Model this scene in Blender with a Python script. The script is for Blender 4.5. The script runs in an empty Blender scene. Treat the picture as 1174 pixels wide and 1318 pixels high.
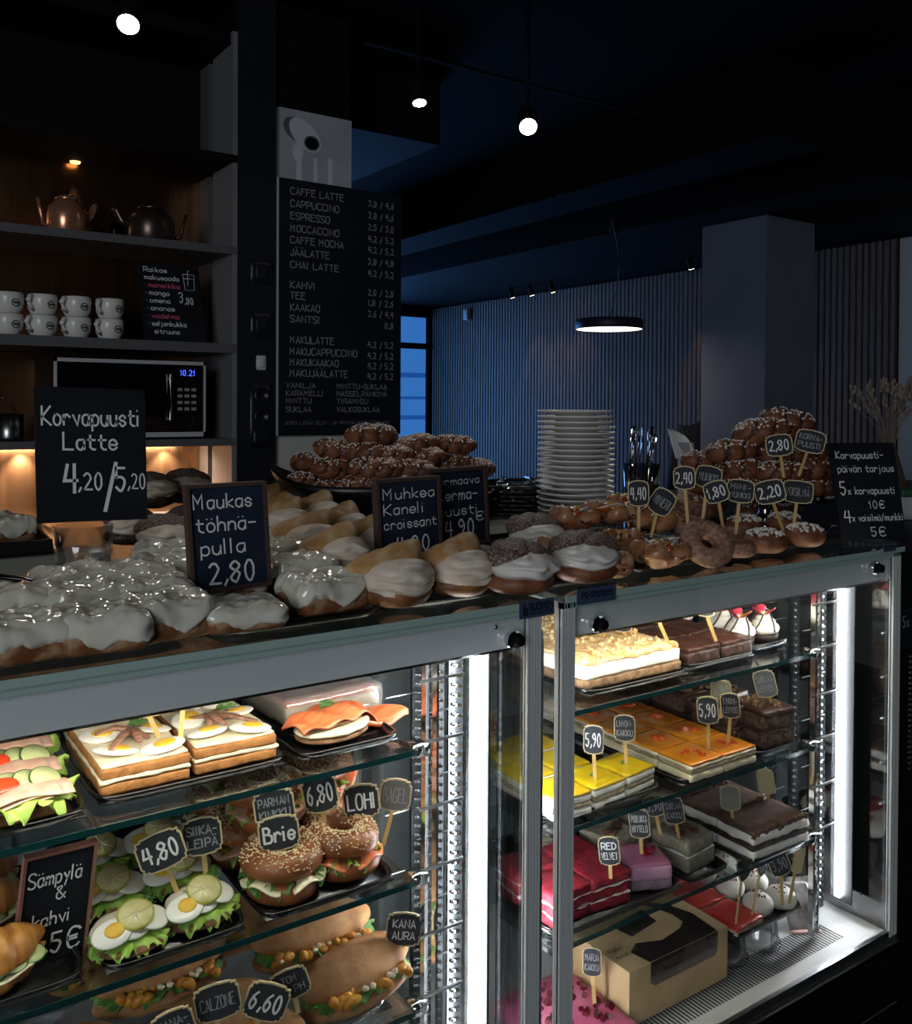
import bpy, math, random
from mathutils import Vector, Matrix, noise
random.seed(7)
SC = bpy.context.scene
COL = SC.collection
R = math.radians
# ------------------------------------------------------------ camera
CAM_H = 1.60
FOC, YAW, PIT, ROL, PCX, PCY = 1184.0, R(34.4), R(-0.73), R(0.33), 587.0, 537.0
fw = Vector((math.sin(YAW)*math.cos(PIT), math.cos(YAW)*math.cos(PIT), math.sin(PIT)))
rt = Vector((math.cos(YAW), -math.sin(YAW), 0))
up = rt.cross(fw)
rt, up = rt*math.cos(ROL)+up*math.sin(ROL), up*math.cos(ROL)-rt*math.sin(ROL)
CAMP = Vector((0, 0, CAM_H))
cd = bpy.data.cameras.new('camera'); cam = bpy.data.objects.new('camera', cd); COL.objects.link(cam)
m = Matrix((rt, up, -fw)).transposed().to_4x4(); m.translation = CAMP
cam.matrix_world = m
cd.sensor_fit = 'VERTICAL'; cd.sensor_height = 24.0; cd.sensor_width = 24.0*1174/1318
cd.lens = FOC*24.0/1318
cd.shift_x = 0.0; cd.shift_y = (PCY-659.0)/1318.0
cd.clip_start = 0.02
SC.camera = cam
# ------------------------------------------------------------ world, exposure, daylight
SC.view_settings.view_transform = 'Standard'; SC.view_settings.look = 'None'
SC.view_settings.gamma = 1.0; SC.view_settings.use_curve_mapping = False
SC.view_settings.exposure = 0.0
wd = bpy.data.worlds.new('dusk_sky'); SC.world = wd; wd.use_nodes = True
bg = wd.node_tree.nodes['Background']
bg.inputs[0].default_value = (0.055, 0.235, 0.68, 1); bg.inputs[1].default_value = 0.85

def lamp(name, kind, loc, power, color=(1,1,1), aim=None, **kw):
    l = bpy.data.lights.new(name, kind); l.energy = power; l.color = color
    for k, v in kw.items(): setattr(l, k, v)
    o = bpy.data.objects.new(name, l); COL.objects.link(o); o.location = loc
    if aim is not None:
        o.rotation_euler = (Vector(aim)-Vector(loc)).to_track_quat('-Z', 'Y').to_euler()
    return o
# daylight through the shop front behind and to the left of the customer
lamp('shopfront_daylight', 'AREA', (-2.6, -1.7, 2.1), 85, (0.90, 0.95, 1.0), (0.9, 1.5, 1.2), shape='RECTANGLE', size=2.6, size_y=1.8)
# daylight through the far window
lamp('far_window_daylight', 'AREA', (3.9, 8.2, 1.5), 60, (0.16, 0.42, 1.0), (4.6, 5.0, 1.6), shape='RECTANGLE', size=1.9, size_y=2.2)

# ------------------------------------------------------------ pixel -> place helpers (true depths)
def ray(u, v): return fw + rt*((u-PCX)/FOC) - up*((v-PCY)/FOC)
def at(u, v, ax, val):
    d = ray(u, v); t = (val-CAMP[ax])/d[ax]; return CAMP+d*t
def pz(u, v, z): return at(u, v, 2, z)
def py(u, v, y): return at(u, v, 1, y)
def dep(p): return (Vector(p)-CAMP).dot(fw)
def proj(p):
    d = Vector(p)-CAMP; return (PCX+FOC*d.dot(rt)/d.dot(fw), PCY-FOC*d.dot(up)/d.dot(fw))

# ------------------------------------------------------------ materials
def hexc(h):
    h = h.lstrip('#'); out = []
    for i in (0, 2, 4):
        c = int(h[i:i+2], 16)/255.0
        out.append(c/12.92 if c <= .04045 else ((c+.055)/1.055)**2.4)
    return (*out, 1)
MATS = {}
def M(name, col, rough=.5, metal=0.0, spec=.5, col2=None, nscale=30.0, lo=.4, hi=.6, bump=0.0, bscale=None,
      emit=None, estr=0.0, coat=0.0, sss=0.0, stretch=None, aniso=0.0, detail=4.0):
    if name in MATS: return MATS[name]
    mt = bpy.data.materials.new(name); mt.use_nodes = True; MATS[name] = mt
    nt = mt.node_tree; b = nt.nodes['Principled BSDF']
    c = hexc(col) if isinstance(col, str) else col
    b.inputs['Base Color'].default_value = c
    b.inputs['Roughness'].default_value = rough; b.inputs['Metallic'].default_value = metal
    b.inputs['Specular IOR Level'].default_value = spec
    b.inputs['Coat Weight'].default_value = coat
    if aniso: b.inputs['Anisotropic'].default_value = aniso
    if sss:
        b.inputs['Subsurface Weight'].default_value = sss; b.inputs['Subsurface Scale'].default_value = .01
    if emit:
        b.inputs['Emission Color'].default_value = hexc(emit); b.inputs['Emission Strength'].default_value = estr
    if col2 or bump:
        tc = nt.nodes.new('ShaderNodeTexCoord'); vec = tc.outputs['Object']
        if stretch:
            mp = nt.nodes.new('ShaderNodeMapping'); mp.inputs['Scale'].default_value = stretch
            nt.links.new(vec, mp.inputs['Vector']); vec = mp.outputs['Vector']
    if col2:
        n = nt.nodes.new('ShaderNodeTexNoise'); n.inputs['Scale'].default_value = nscale; n.inputs['Detail'].default_value = detail
        nt.links.new(vec, n.inputs['Vector'])
        cr = nt.nodes.new('ShaderNodeValToRGB'); cr.color_ramp.elements[0].position = lo; cr.color_ramp.elements[1].position = hi
        cr.color_ramp.elements[0].color = c; cr.color_ramp.elements[1].color = hexc(col2) if isinstance(col2, str) else col2
        nt.links.new(n.outputs['Fac'], cr.inputs['Fac']); nt.links.new(cr.outputs['Color'], b.inputs['Base Color'])
    if bump:
        n2 = nt.nodes.new('ShaderNodeTexNoise'); n2.inputs['Scale'].default_value = bscale or nscale; n2.inputs['Detail'].default_value = 3
        nt.links.new(vec, n2.inputs['Vector'])
        bp = nt.nodes.new('ShaderNodeBump'); bp.inputs['Strength'].default_value = bump; bp.inputs['Distance'].default_value = .004
        nt.links.new(n2.outputs['Fac'], bp.inputs['Height']); nt.links.new(bp.outputs['Normal'], b.inputs['Normal'])
    return mt
def thin_glass(name, tint, refl, rough=.0, haze=0.0, hazecol=(1,1,1,1)):
    if name in MATS: return MATS[name]
    mt = bpy.data.materials.new(name); mt.use_nodes = True; MATS[name] = mt
    nt = mt.node_tree; nt.nodes.clear()
    out = nt.nodes.new('ShaderNodeOutputMaterial'); tr = nt.nodes.new('ShaderNodeBsdfTransparent'); gl = nt.nodes.new('ShaderNodeBsdfGlossy')
    tr.inputs[0].default_value = tint; gl.inputs['Roughness'].default_value = rough
    lw = nt.nodes.new('ShaderNodeLayerWeight'); lw.inputs['Blend'].default_value = .35
    mu = nt.nodes.new('ShaderNodeMath'); mu.operation = 'MULTIPLY_ADD'; mu.inputs[1].default_value = refl*1.6; mu.inputs[2].default_value = refl*.35; mu.use_clamp = True
    nt.links.new(lw.outputs['Fresnel'], mu.inputs[0])
    mx = nt.nodes.new('ShaderNodeMixShader'); nt.links.new(mu.outputs[0], mx.inputs[0]); nt.links.new(tr.outputs[0], mx.inputs[1]); nt.links.new(gl.outputs[0], mx.inputs[2])
    last = mx.outputs[0]
    if haze:
        df = nt.nodes.new('ShaderNodeBsdfDiffuse'); df.inputs[0].default_value = hazecol
        m2 = nt.nodes.new('ShaderNodeMixShader'); m2.inputs[0].default_value = haze
        nt.links.new(last, m2.inputs[1]); nt.links.new(df.outputs[0], m2.inputs[2]); last = m2.outputs[0]
    nt.links.new(last, out.inputs['Surface'])
    return mt

# ------------------------------------------------------------ mesh builder
def nz(p, s, o=0.0): return noise.noise(Vector((p[0]*s+o, p[1]*s-o*.7, p[2]*s+o*.3)))
class MB:
    def __init__(s): s.v = []; s.f = []; s.m = []; s.sm = []
    def add(s, vs, fs, mi=0, smooth=True, T=None):
        k = len(s.v)
        if T is not None: vs = [T @ Vector(p) for p in vs]
        s.v += [tuple(p) for p in vs]
        for i, f in enumerate(fs):
            s.f.append([a+k for a in f]); s.m.append(mi[i] if isinstance(mi, list) else mi); s.sm.append(smooth)
        return s
    def box(s, x0, y0, z0, x1, y1, z1, mi=0, T=None):
        vs = [(x, y, z) for z in (z0, z1) for y in (y0, y1) for x in (x0, x1)]
        return s.add(vs, [(0,2,3,1),(4,5,7,6),(0,1,5,4),(2,6,7,3),(0,4,6,2),(1,3,7,5)], mi, False, T)
    def rbox(s, sx, sy, sz, b=.005, n=(6,6,3), mi=0, fn=None, T=None, smooth=True):
        h = Vector((sx/2, sy/2, sz/2)); idx = {}; vs = []; fs = []
        def V(i, j, k):
            key = (i, j, k)
            if key not in idx:
                def cd_(t, n_, hh):
                    return (2*t/n_-1)*hh
                p = Vector((cd_(i, n[0], h.x), cd_(j, n[1], h.y), cd_(k, n[2], h.z)))
                # pull first/last grid lines to the bevel
                q = Vector([max(-(h[a]-b), min(h[a]-b, p[a])) for a in range(3)])
                d = p-q
                if d.length > 1e-9 and b > 0:
                    p = q+d.normalized()*min(b, max(abs(d.x), abs(d.y), abs(d.z)))
                if fn: p = Vector(fn(p))
                idx[key] = len(vs); vs.append(p)
            return idx[key]
        nx, ny, nzv = n
        for i in range(nx):
            for j in range(ny):
                fs.append((V(i,j,0), V(i,j+1,0), V(i+1,j+1,0), V(i+1,j,0)))
                fs.append((V(i,j,nzv), V(i+1,j,nzv), V(i+1,j+1,nzv), V(i,j+1,nzv)))
        for i in range(nx):
            for k in range(nzv):
                fs.append((V(i,0,k), V(i+1,0,k), V(i+1,0,k+1), V(i,0,k+1)))
                fs.append((V(i,ny,k), V(i,ny,k+1), V(i+1,ny,k+1), V(i+1,ny,k)))
        for j in range(ny):
            for k in range(nzv):
                fs.append((V(0,j,k), V(0,j,k+1), V(0,j+1,k+1), V(0,j+1,k)))
                fs.append((V(nx,j,k), V(nx,j+1,k), V(nx,j+1,k+1), V(nx,j,k+1)))
        return s.add(vs, fs, mi, smooth, T)
    def blob(s, rx, ry, rz, nu=24, nv=12, mi=0, fn=None, T=None, zmin=None):
        vs = [(0, 0, -rz)]; fs = []
        for j in range(1, nv):
            a = -math.pi/2+math.pi*j/nv
            for i in range(nu):
                t = 2*math.pi*i/nu
                vs.append((rx*math.cos(a)*math.cos(t), ry*math.cos(a)*math.sin(t), rz*math.sin(a)))
        vs.append((0, 0, rz)); L = len(vs)-1
        for i in range(nu): fs.append((0, 1+(i+1) % nu, 1+i))
        for j in range(nv-2):
            for i in range(nu):
                a = 1+j*nu+i; b = 1+j*nu+(i+1) % nu; fs.append((a, b, b+nu, a+nu))
        for i in range(nu): fs.append((L, 1+(nv-2)*nu+i, 1+(nv-2)*nu+(i+1) % nu))
        if zmin is not None: vs = [(x, y, max(z, zmin)) for x, y, z in vs]
        mi_ = mi
        if fn: vs = [fn(Vector(p)) for p in vs]
        if callable(mi):
            mi_ = [mi(sum((Vector(vs[q]) for q in f), Vector())/len(f)) for f in fs]
        return s.add(vs, fs, mi_, True, T)
    def lathe(s, prof, n=24, mi=0, T=None, smooth=True, fn=None):
        vs = []; fs = []
        for r_, z in prof:
            for i in range(n):
                t = 2*math.pi*i/n; vs.append((r_*math.cos(t), r_*math.sin(t), z))
        for j in range(len(prof)-1):
            for i in range(n):
                a = j*n+i; b = j*n+(i+1) % n; fs.append((a, b, b+n, a+n))
        if fn: vs = [fn(Vector(p)) for p in vs]
        return s.add(vs, fs, mi, smooth, T)
    def tube(s, pts, r_, n=6, mi=0, T=None, cap=True, flat=1.0):
        pts = [Vector(p) for p in pts]; vs = []; fs = []; L = len(pts)
        for k, p in enumerate(pts):
            d = (pts[min(k+1, L-1)]-pts[max(k-1, 0)]).normalized()
            a = d.cross(Vector((0, 0, 1)))
            if a.length < 1e-3: a = d.cross(Vector((0, 1, 0)))
            a.normalize(); b = a.cross(d)
            rr = r_(k/(L-1)) if callable(r_) else r_
            for i in range(n):
                t = 2*math.pi*i/n; vs.append(p+a*(rr*math.cos(t))+b*(rr*flat*math.sin(t)))
        for k in range(L-1):
            for i in range(n):
                x = k*n+i; y = k*n+(i+1) % n; fs.append((x, y, y+n, x+n))
        if cap:
            fs.append(tuple(range(n-1, -1, -1))); fs.append(tuple((L-1)*n+i for i in range(n)))
        return s.add(vs, fs, mi, True, T)
    def prism(s, poly, y0, y1, mi=0, T=None, hole=None):   # polygon in x,z extruded along y
        n = len(poly)
        vs = [(x, y0, z) for x, z in poly]+[(x, y1, z) for x, z in poly]
        fs = [tuple(range(n)), tuple(range(2*n-1, n-1, -1))]+[(i, i+n, (i+1) % n+n, (i+1) % n) for i in range(n)]
        return s.add(vs, fs, mi, False, T)
    def sheet(s, nx, ny, fn, th=.001, mi=0, T=None):   # thick sheet from fn(u,v)->point
        vs = []; fs = []; N = (nx+1)*(ny+1)
        for j in range(ny+1):
            for i in range(nx+1): vs.append(Vector(fn(i/nx, j/ny)))
        vs += [p-Vector((0, 0, th)) for p in vs[:N]]
        for j in range(ny):
            for i in range(nx):
                a = j*(nx+1)+i; q = (a, a+1, a+nx+2, a+nx+1); fs.append(q); fs.append(tuple(k+N for k in reversed(q)))
        for i in range(nx):
            fs.append((i, i+N, i+1+N, i+1)); a = ny*(nx+1)+i; fs.append((a, a+1, a+1+N, a+N))
        for j in range(ny):
            a = j*(nx+1); b = a+nx+1; fs.append((a, b, b+N, a+N)); a += nx; b += nx; fs.append((a, a+N, b+N, b))
        return s.add(vs, fs, mi, True, T)
    def torus(s, R_, r_, n=32, k=14, mi=0, fn=None, T=None):
        vs = []; fs = []
        for i in range(n):
            for j in range(k):
                a = 2*math.pi*i/n; b = 2*math.pi*j/k
                vs.append(Vector(((R_+r_*math.cos(b))*math.cos(a), (R_+r_*math.cos(b))*math.sin(a), r_*math.sin(b))))
        if fn: vs = [fn(p) for p in vs]
        for i in range(n):
            for j in range(k):
                fs.append((i*k+j, ((i+1) % n)*k+j, ((i+1) % n)*k+(j+1) % k, i*k+(j+1) % k))
        return s.add(vs, fs, mi, True, T)
    def mesh(s, name, mats):
        me = bpy.data.meshes.new(name); me.from_pydata(s.v, [], s.f)
        for mt in (mats if isinstance(mats, (list, tuple)) else [mats]): me.materials.append(mt)
        me.polygons.foreach_set('material_index', s.m); me.polygons.foreach_set('use_smooth', s.sm); me.update()
        return me
    def build(s, name, mats, parent=None, loc=None):
        o = bpy.data.objects.new(name, s.mesh(name, mats)); COL.objects.link(o)
        if parent is not None: o.parent = parent
        if loc is not None: o.location = loc
        return o
def Tm(x=0, y=0, z=0, rx=0, ry=0, rz=0, s=1.0):
    m_ = Matrix.Translation((x, y, z)) @ Matrix.Rotation(rz, 4, 'Z') @ Matrix.Rotation(ry, 4, 'Y') @ Matrix.Rotation(rx, 4, 'X')
    return m_ @ Matrix.Scale(s, 4) if s != 1.0 else m_
def thing(name, label, cat, loc=(0, 0, 0), rz=0, group=None):
    o = bpy.data.objects.new(name, None); COL.objects.link(o); o.empty_display_size = .05
    o.location = loc; o.rotation_euler = (0, 0, rz); o['label'] = label; o['category'] = cat
    if group: o['group'] = group
    return o
def tag(o, label, cat, group=None, kind=None):
    o['label'] = label; o['category'] = cat
    if group: o['group'] = group
    if kind: o['kind'] = kind
    return o
def structure(o): o['kind'] = 'structure'; return o
def dup(root, label=None, loc=None, rz=0.0, rx=0.0, ry=0.0, s=1.0, group=None):
    r_ = root.copy(); COL.objects.link(r_)
    if loc is not None: r_.location = loc
    r_.rotation_euler = (rx, ry, rz); r_.scale = (s, s, s)
    if label: r_['label'] = label
    if group: r_['group'] = group
    for ch in [c for c in root.children]:
        c = ch.copy(); COL.objects.link(c); c.parent = r_
        for g in [q for q in ch.children]:
            d = g.copy(); COL.objects.link(d); d.parent = c
    return r_
ORD = ['first','second','third','fourth','fifth','sixth','seventh','eighth','ninth','tenth','eleventh','twelfth']
class Kit:      # first call moves the prototypes themselves, later calls copy them
    def __init__(s, makers): s.makers = makers; s.protos = [None]*len(makers); s.n = 0
    def put(s, label, loc, rz=0.0, rx=0.0, ry=0.0, sc=1.0, group=None, which=None):
        k = (s.n if which is None else which) % len(s.makers); s.n += 1
        if s.protos[k] is None:
            o = s.makers[k](); s.protos[k] = o
            o['label'] = label; o.location = loc; o.rotation_euler = (rx, ry, rz); o.scale = (sc, sc, sc)
            if group: o['group'] = group
            return o
        return dup(s.protos[k], label, loc, rz, rx, ry, sc, group)

# ------------------------------------------------------------ chalk lettering (single stroke letters)
GL = {}
for line in '''A 4 02 29 42;14 34
B 4 02 09 29 38 37 26 06;26 45 43 32 02
C 4 ~48 39 19 07 04 12 32 43
D 4 02 09 29 47 44 22 02
E 4 42 02 09 49;06 36
F 4 02 09 49;06 36
G 4 ~48 39 19 07 04 12 32 43 45;45 25
H 4 02 09;42 49;06 46
I 1 02 09
J 3 ~39 34 22 12 03
K 4 02 09;49 05 42
L 4 09 02 42
M 5 02 09 25 49 42
N 4 02 09 42 49
O 4 ~19 07 04 12 32 44 47 39 19
P 4 02 09 39 48 46 35 05
R 4 02 09 39 48 46 35 05;25 42
S 4 ~48 39 19 08 07 16 35 44 43 32 12 03
T 4 09 49;29 22
U 4 ~09 04 12 32 44 49
V 4 09 22 49
W 5 09 12 26 32 49
X 4 02 49;09 42
Y 4 09 26 49;26 22
Z 4 09 49 02 42
0 4 ~19 07 04 12 22 34 37 29 19
1 2 07 19 12
2 4 ~08 19 29 38 36 02;02 42
3 4 ~08 19 29 38 37 26 16;~16 26 35 34 22 12 03
4 4 19 05 45;39 32
5 4 39 09 06;~06 26 35 34 22 12 03
6 4 ~39 17 04 12 22 34 35 26 16 04
7 4 09 49 12
8 4 ~29 19 08 07 35 34 22 12 03 04 37 38 29
9 4 ~37 26 16 07 08 19 29 37 35 12
a 3 ~36 16 05 03 12 22 34;36 32
b 3 09 02;~04 16 26 35 33 22 12 03
c 3 ~35 26 16 05 03 12 22 33
d 3 ~35 26 16 05 03 12 22 34;39 32
e 3 ~04 34 35 26 16 05 03 12 22 33
f 3 ~39 28 17 12;06 36
g 3 ~36 16 05 03 12 34;~36 31 20 10 01
h 3 09 02;~04 16 26 35 32
i 1 06 02;08 08
j 2 ~16 11 00;18 18
k 3 09 02;36 04 32
l 1 09 02
m 4 06 02;~04 16 25 22;~24 36 45 42
n 3 06 02;~04 16 26 35 32
o 3 ~16 05 03 12 22 33 35 26 16
p 3 06 00;~05 16 26 35 33 22 12 03
r 3 06 02;~04 16 26 35
s 3 ~35 26 16 05 14 24 33 22 12 03
t 3 18 13 22 32;06 36
u 3 ~06 03 12 22 34;36 32
v 3 06 22 36
w 4 06 12 25 32 46
x 3 06 32;02 36
y 3 06 23;36 10
z 3 06 36 02 32
/ 3 01 39
, 1 13 01
. 1 02 02
- 3 05 35
! 1 09 04;02 02
& 4 ~42 08 19 29 28 05 03 12 22 45
* 2 05 05'''.splitlines():
    k, w, st = line.split(' ', 2); GL[k] = (int(w), st)
GL['€'] = (4, '~48 39 19 07 04 12 32 43;06 36;05 35')
GL['Ä'] = (4, GL['A'][1]+';1b 1b;3b 3b'); GL['Ö'] = (4, GL['O'][1]+';1b 1b;3b 3b')
GL['ä'] = (3, GL['a'][1]+';08 08;28 28'); GL['ö'] = (3, GL['o'][1]+';08 08;28 28')
GL[' '] = (2, '')
def strokes(txt):
    x = 0.0; out = []
    for ch in txt:
        w, st = GL[ch]
        for s_ in st.split(';'):
            if not s_: continue
            sm = s_[0] == '~'; s_ = s_.lstrip('~')
            P = [Vector((x+int(q[0], 16), int(q[1], 16)-2)) for q in s_.split()]
            if sm and len(P) > 2:
                Q = []
                for i in range(len(P)-1):
                    p0 = P[max(i-1, 0)]; p1 = P[i]; p2 = P[i+1]; p3 = P[min(i+2, len(P)-1)]
                    for t in (0, .33, .67):
                        Q.append(.5*((2*p1)+(p2-p0)*t+(2*p0-5*p1+4*p2-p3)*t*t+(3*p1-p0-3*p2+p3)*t**3))
                P = Q+[P[-1]]
            out.append(P)
        x += w+1.5
    return out, max(x-1.5, .1)
def letter(mb, txt, x, z, h, y=0.0, w=None, align='l', mi=0, T=None, pen=.11, rot=0.0, jit=0.0):
    """chalk strokes standing in the x,z plane at depth y; h = cap height, w = width to fit"""
    st, W = strokes(txt); k = h/7.0; kx = (w/W) if w else k*.82
    if align == 'c': x -= W*kx/2
    if align == 'r': x -= W*kx
    pw = min(k, kx*1.15)*7*pen/2; vs = []; fs = []
    c_, s_ = math.cos(rot), math.sin(rot)
    def put(a, b):
        a, b = a*1.0, b*1.0
        return (x+a*c_-b*s_, y, z+a*s_+b*c_)
    for P in st:
        Q = [Vector((p.x*kx, p.y*k)) for p in P]
        if jit: Q = [q+Vector((random.uniform(-jit, jit), random.uniform(-jit, jit))) for q in Q]
        if (Q[0]-Q[-1]).length < 1e-6 and len(Q) == 2:
            b = len(vs); vs += [put(Q[0].x+pw*1.2*math.cos(i*1.047), Q[0].y+pw*1.2*math.sin(i*1.047)) for i in range(6)]; fs.append(tuple(range(b, b+6))); continue
        L = []; Rr = []
        for i, q in enumerate(Q):
            d1 = (q-Q[i-1]).normalized() if i and (q-Q[i-1]).length > 1e-9 else None
            d2 = (Q[i+1]-q).normalized() if i < len(Q)-1 and (Q[i+1]-q).length > 1e-9 else None
            d = ((d1 or d2)+(d2 or d1))
            if d.length < .3: d = d2 or d1
            d.normalize(); n_ = Vector((-d.y, d.x))
            mit = 1.0
            if d1 and d2: mit = 1/max(.55, abs(n_.dot(Vector((-d2.y, d2.x)))))
            e = Vector((0, 0))
            if i == 0: e = -d*pw*.6
            if i == len(Q)-1: e = d*pw*.6
            L.append(q+e+n_*pw*mit); Rr.append(q+e-n_*pw*mit)
        b = len(vs); n = len(Q)
        vs += [put(p.x, p.y) for p in L]+[put(p.x, p.y) for p in Rr]
        for i in range(n-1): fs.append((b+i, b+n+i, b+n+i+1, b+i+1))
    mb.add(vs, fs, mi, False, T)
    return mb
# ============================================================ THE ROOM
m_floor = M('floor_dark', '1c1c1e', .35, col2='26262a', nscale=6)
m_ceil = M('ceiling_dark', '0b0c0f', .9, spec=.15)
m_black = M('matt_black', '060607', .75, spec=.2)
m_wallgrey = M('wall_grey', 'cfcfc8', .8, col2='c8c8c2', nscale=3)
m_wallwhite = M('wall_white', 'b9bab6', .8)
m_navy = M('cabinet_navy', '0f131d', .55)
m_slat = M('slat_wood', '73655c', .6, col2='5e524b', nscale=9, stretch=(8, 8, .6))
m_column = M('column_paint', '6e7482', .85, col2='6a707e', nscale=4)
m_alu = M('aluminium', 'b9bcbd', .3, 1.0)
m_chrome = M('chrome', 'd8dadb', .12, 1.0)
m_steel = M('steel_brushed', 'a9abab', .28, 1.0)
m_copper = M('copper_panel', 'cf9c74', .24, 1.0, col2='bd8a62', nscale=5, stretch=(6, 6, .3), bump=.12, bscale=16)
m_shelf = M('shelf_grey', '59595b', .6)
m_chalkwhite = M('chalk_white', 'e4e4e2', .9, spec=.1)
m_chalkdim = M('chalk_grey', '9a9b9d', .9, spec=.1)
m_chalkpink = M('chalk_pink', 'e06a8a', .9, spec=.1)
m_board = M('chalkboard', '101218', .75, col2='171a22', nscale=7, spec=.25)
m_boardblue = M('chalkboard_blue', '182233', .75, col2='1f2a3d', nscale=9, spec=.25)

FX0, FX1, FY0, FY1, CZ = -3.2, 5.35, -2.4, 8.25, 3.05
structure(MB().box(FX0, FY0, -.1, FX1+.2, FY1+.2, 0).build('floor', m_floor))
structure(MB().box(FX0, FY0, CZ, FX1+.2, FY1+.2, CZ+.1).build('ceiling', m_ceil))
structure(MB().box(FX0-.1, FY0, 0, FX0, FY1, CZ).build('wall_left', m_ceil))
WY = 3.46
b = MB().box(FX0, WY, 0, 1.21, WY+.15, CZ, 0)
xw = py(450, 240, 3.13)[0]; ZP = py(404, 145, 3.115)[2]
b.box(1.21, 3.13, 0, xw, WY+.15, ZP, 1).box(1.21, 3.13, ZP, xw, WY+.15, CZ, 0)
structure(b.build('wall_back', [m_black, m_wallgrey]))
# dark stile beside the shelving
structure(MB().box(1.192, 3.10, 0, 1.333, 3.13, CZ, 0).build('trim_1', m_navy))
# far wall with its window
w0, w1 = 2.9, py(564, 450, FY1)[0]
wt, wb = py(540, 402, FY1)[2], .25
b = MB().box(FX0, FY1, 0, w0, FY1+.15, CZ).box(w1, FY1, 0, FX1, FY1+.15, CZ).box(w0, FY1, wt, w1, FY1+.15, CZ).box(w0, FY1, 0, w1, FY1+.15, wb)
structure(b.build('wall_far', m_ceil))
zt = py(540, 442, FY1)[2]; zb = py(540, 449, FY1)[2]
b = MB(); fy0, fy1 = FY1-.03, FY1+.05
b.box(w0, fy0, zb, w1, fy1, zt)
for x in (w0, w1-.05, (w0+w1)/2-.03): b.box(x, fy0, wb, x+.05, fy1, wt)
b.box(w0, fy0, wt-.05, w1, fy1, wt).box(w0, fy0, wb, w1, fy1, wb+.06)
win = structure(b.build('window_1', m_black))
m_pane = thin_glass('window_glass', (.9, .96, 1, 1), .25)
MB().box(w0, FY1+.03, wb, w1, FY1+.036, wt).build('pane', m_pane, win)
m_band = thin_glass('window_band', (.55, .68, .8, 1), .05)
b = MB()
for v_, h_ in ((486, .05), (514, .03), (540, .045)):
    z_ = py(540, v_, FY1)[2]; b.box(w0+.1, FY1+.04, z_, w1-.08, FY1+.046, z_+h_)
b.build('privacy_stripe', m_band, win)
# slatted right wall
b = MB().box(FX1, 3.07, 0, FX1+.15, FY1+.15, CZ, 1)
y = 3.09
while y < FY1-.03:
    b.box(FX1-.03, y, 0, FX1, y+.028, 2.62, 0); y += .044
b.box(FX1-.02, FY0, 0, FX1+.15, 3.07, 2.62, 2).box(FX1-.02, FY0, 2.62, FX1+.15, 3.07, CZ, 1)
structure(b.build('wall_right', [m_slat, m_black, m_wallwhite]))
# front wall: the shop window opening lies behind the customer
b = MB().box(FX0, FY0-.1, 0, FX1, FY0, .5).box(FX0, FY0-.1, 2.8, FX1, FY0, CZ).box(-2.2, FY0-.1, .5, FX1, FY0, 2.8)
structure(b.build('wall_front', m_ceil))
# square pillar
c0 = pz(987, 238, 2.8)
structure(MB().box(c0[0], c0[1], 0, c0[0]+.43, c0[1]+.44, 2.8).build('wall_pillar', m_column))
# dropped ceiling pieces
p = pz(566, 187, 2.78)
structure(MB().box(FX0, p[1], 2.78, p[0], FY1, CZ).build('trim_2', m_black))
xb = pz(600, 285, 2.72)[0]; xc = pz(600, 340, 2.64)[0]
structure(MB().box(xb, 2.4, 2.72, xb+.35, FY1, CZ).build('trim_3', m_ceil))
structure(MB().box(xc, 2.3, 2.64, FX1, FY1, CZ).build('trim_4', m_black))
structure(MB().box(c0[0]-.3, c0[1]-.5, 2.8, FX1, c0[1]+.6, CZ).build('trim_5', m_black))

# ------------------------------------------------------------ lamps
m_bulb = M('lamp_glow', 'ffffff', emit='fff6ea', estr=22)
def spot_mb(L=.13, r_=.036):
    return MB().lathe([(0, 0), (r_*.92, 0), (r_, .004), (r_, L), (r_*.7, L+.012), (0, L+.012)], 20), MB().lathe([(r_*.86, -.002), (0, -.0035)], 20)
def spotlight(u, v, d, label, aim, power, L=.13, r_=.036, z_ceiling=CZ, group=None, color=(1, .96, .9), glow=None):
    p_ = CAMP+ray(u, v)*d
    t = thing('spotlight', label, 'spotlight', p_, group=group)
    dirv = (Vector(aim)-p_).normalized(); q = dirv.to_track_quat('-Z', 'Y').to_matrix().to_4x4()
    a, g = spot_mb(L, r_)
    for mb_ in (a, g): mb_.v = [tuple(q @ Vector(x)) for x in mb_.v]
    a.build('lamp_housing', m_black, t); g.build('lamp_lens', glow or m_bulb, t)
    e = q @ Vector((0, 0, L*.6))
    MB().tube([e, (e.x, e.y, z_ceiling-p_.z)], .006).build('stem', m_black, t)
    l = lamp('spot_beam', 'SPOT', p_+dirv*.02, power, color, aim, spot_size=R(55), spot_blend=.6); l.data.shadow_soft_size = .03
    l.parent = t; l.matrix_parent_inverse = Matrix.Translation(-p_)
    return t
spotlight(165, 31, 2.2, 'bright spotlight in the ceiling above the kettles', (-.1, .9, .6), 9, .12, .03)
spotlight(540, 132, 3.0, 'small bright spotlight above the menu board', (1.45, 1.9, .3), 8, .10, .026)
tr = pz(545, 78, 2.9)
spotlight(680, 163, 3.1, 'bright round spotlight above the hanging lamp', (.7, .6, .7), 12, .10, .034)
b = MB().box(tr[0]-.25, tr[1]-.006, 2.908, tr[0]+2.1, tr[1]+.006, 2.92)
t = thing('track_rail', 'thin black lighting rail running below the dark ceiling', 'rail', (tr[0], tr[1], 2.92))
o = b.build('rail', m_black, t); o.location = -Vector(t.location)
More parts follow.
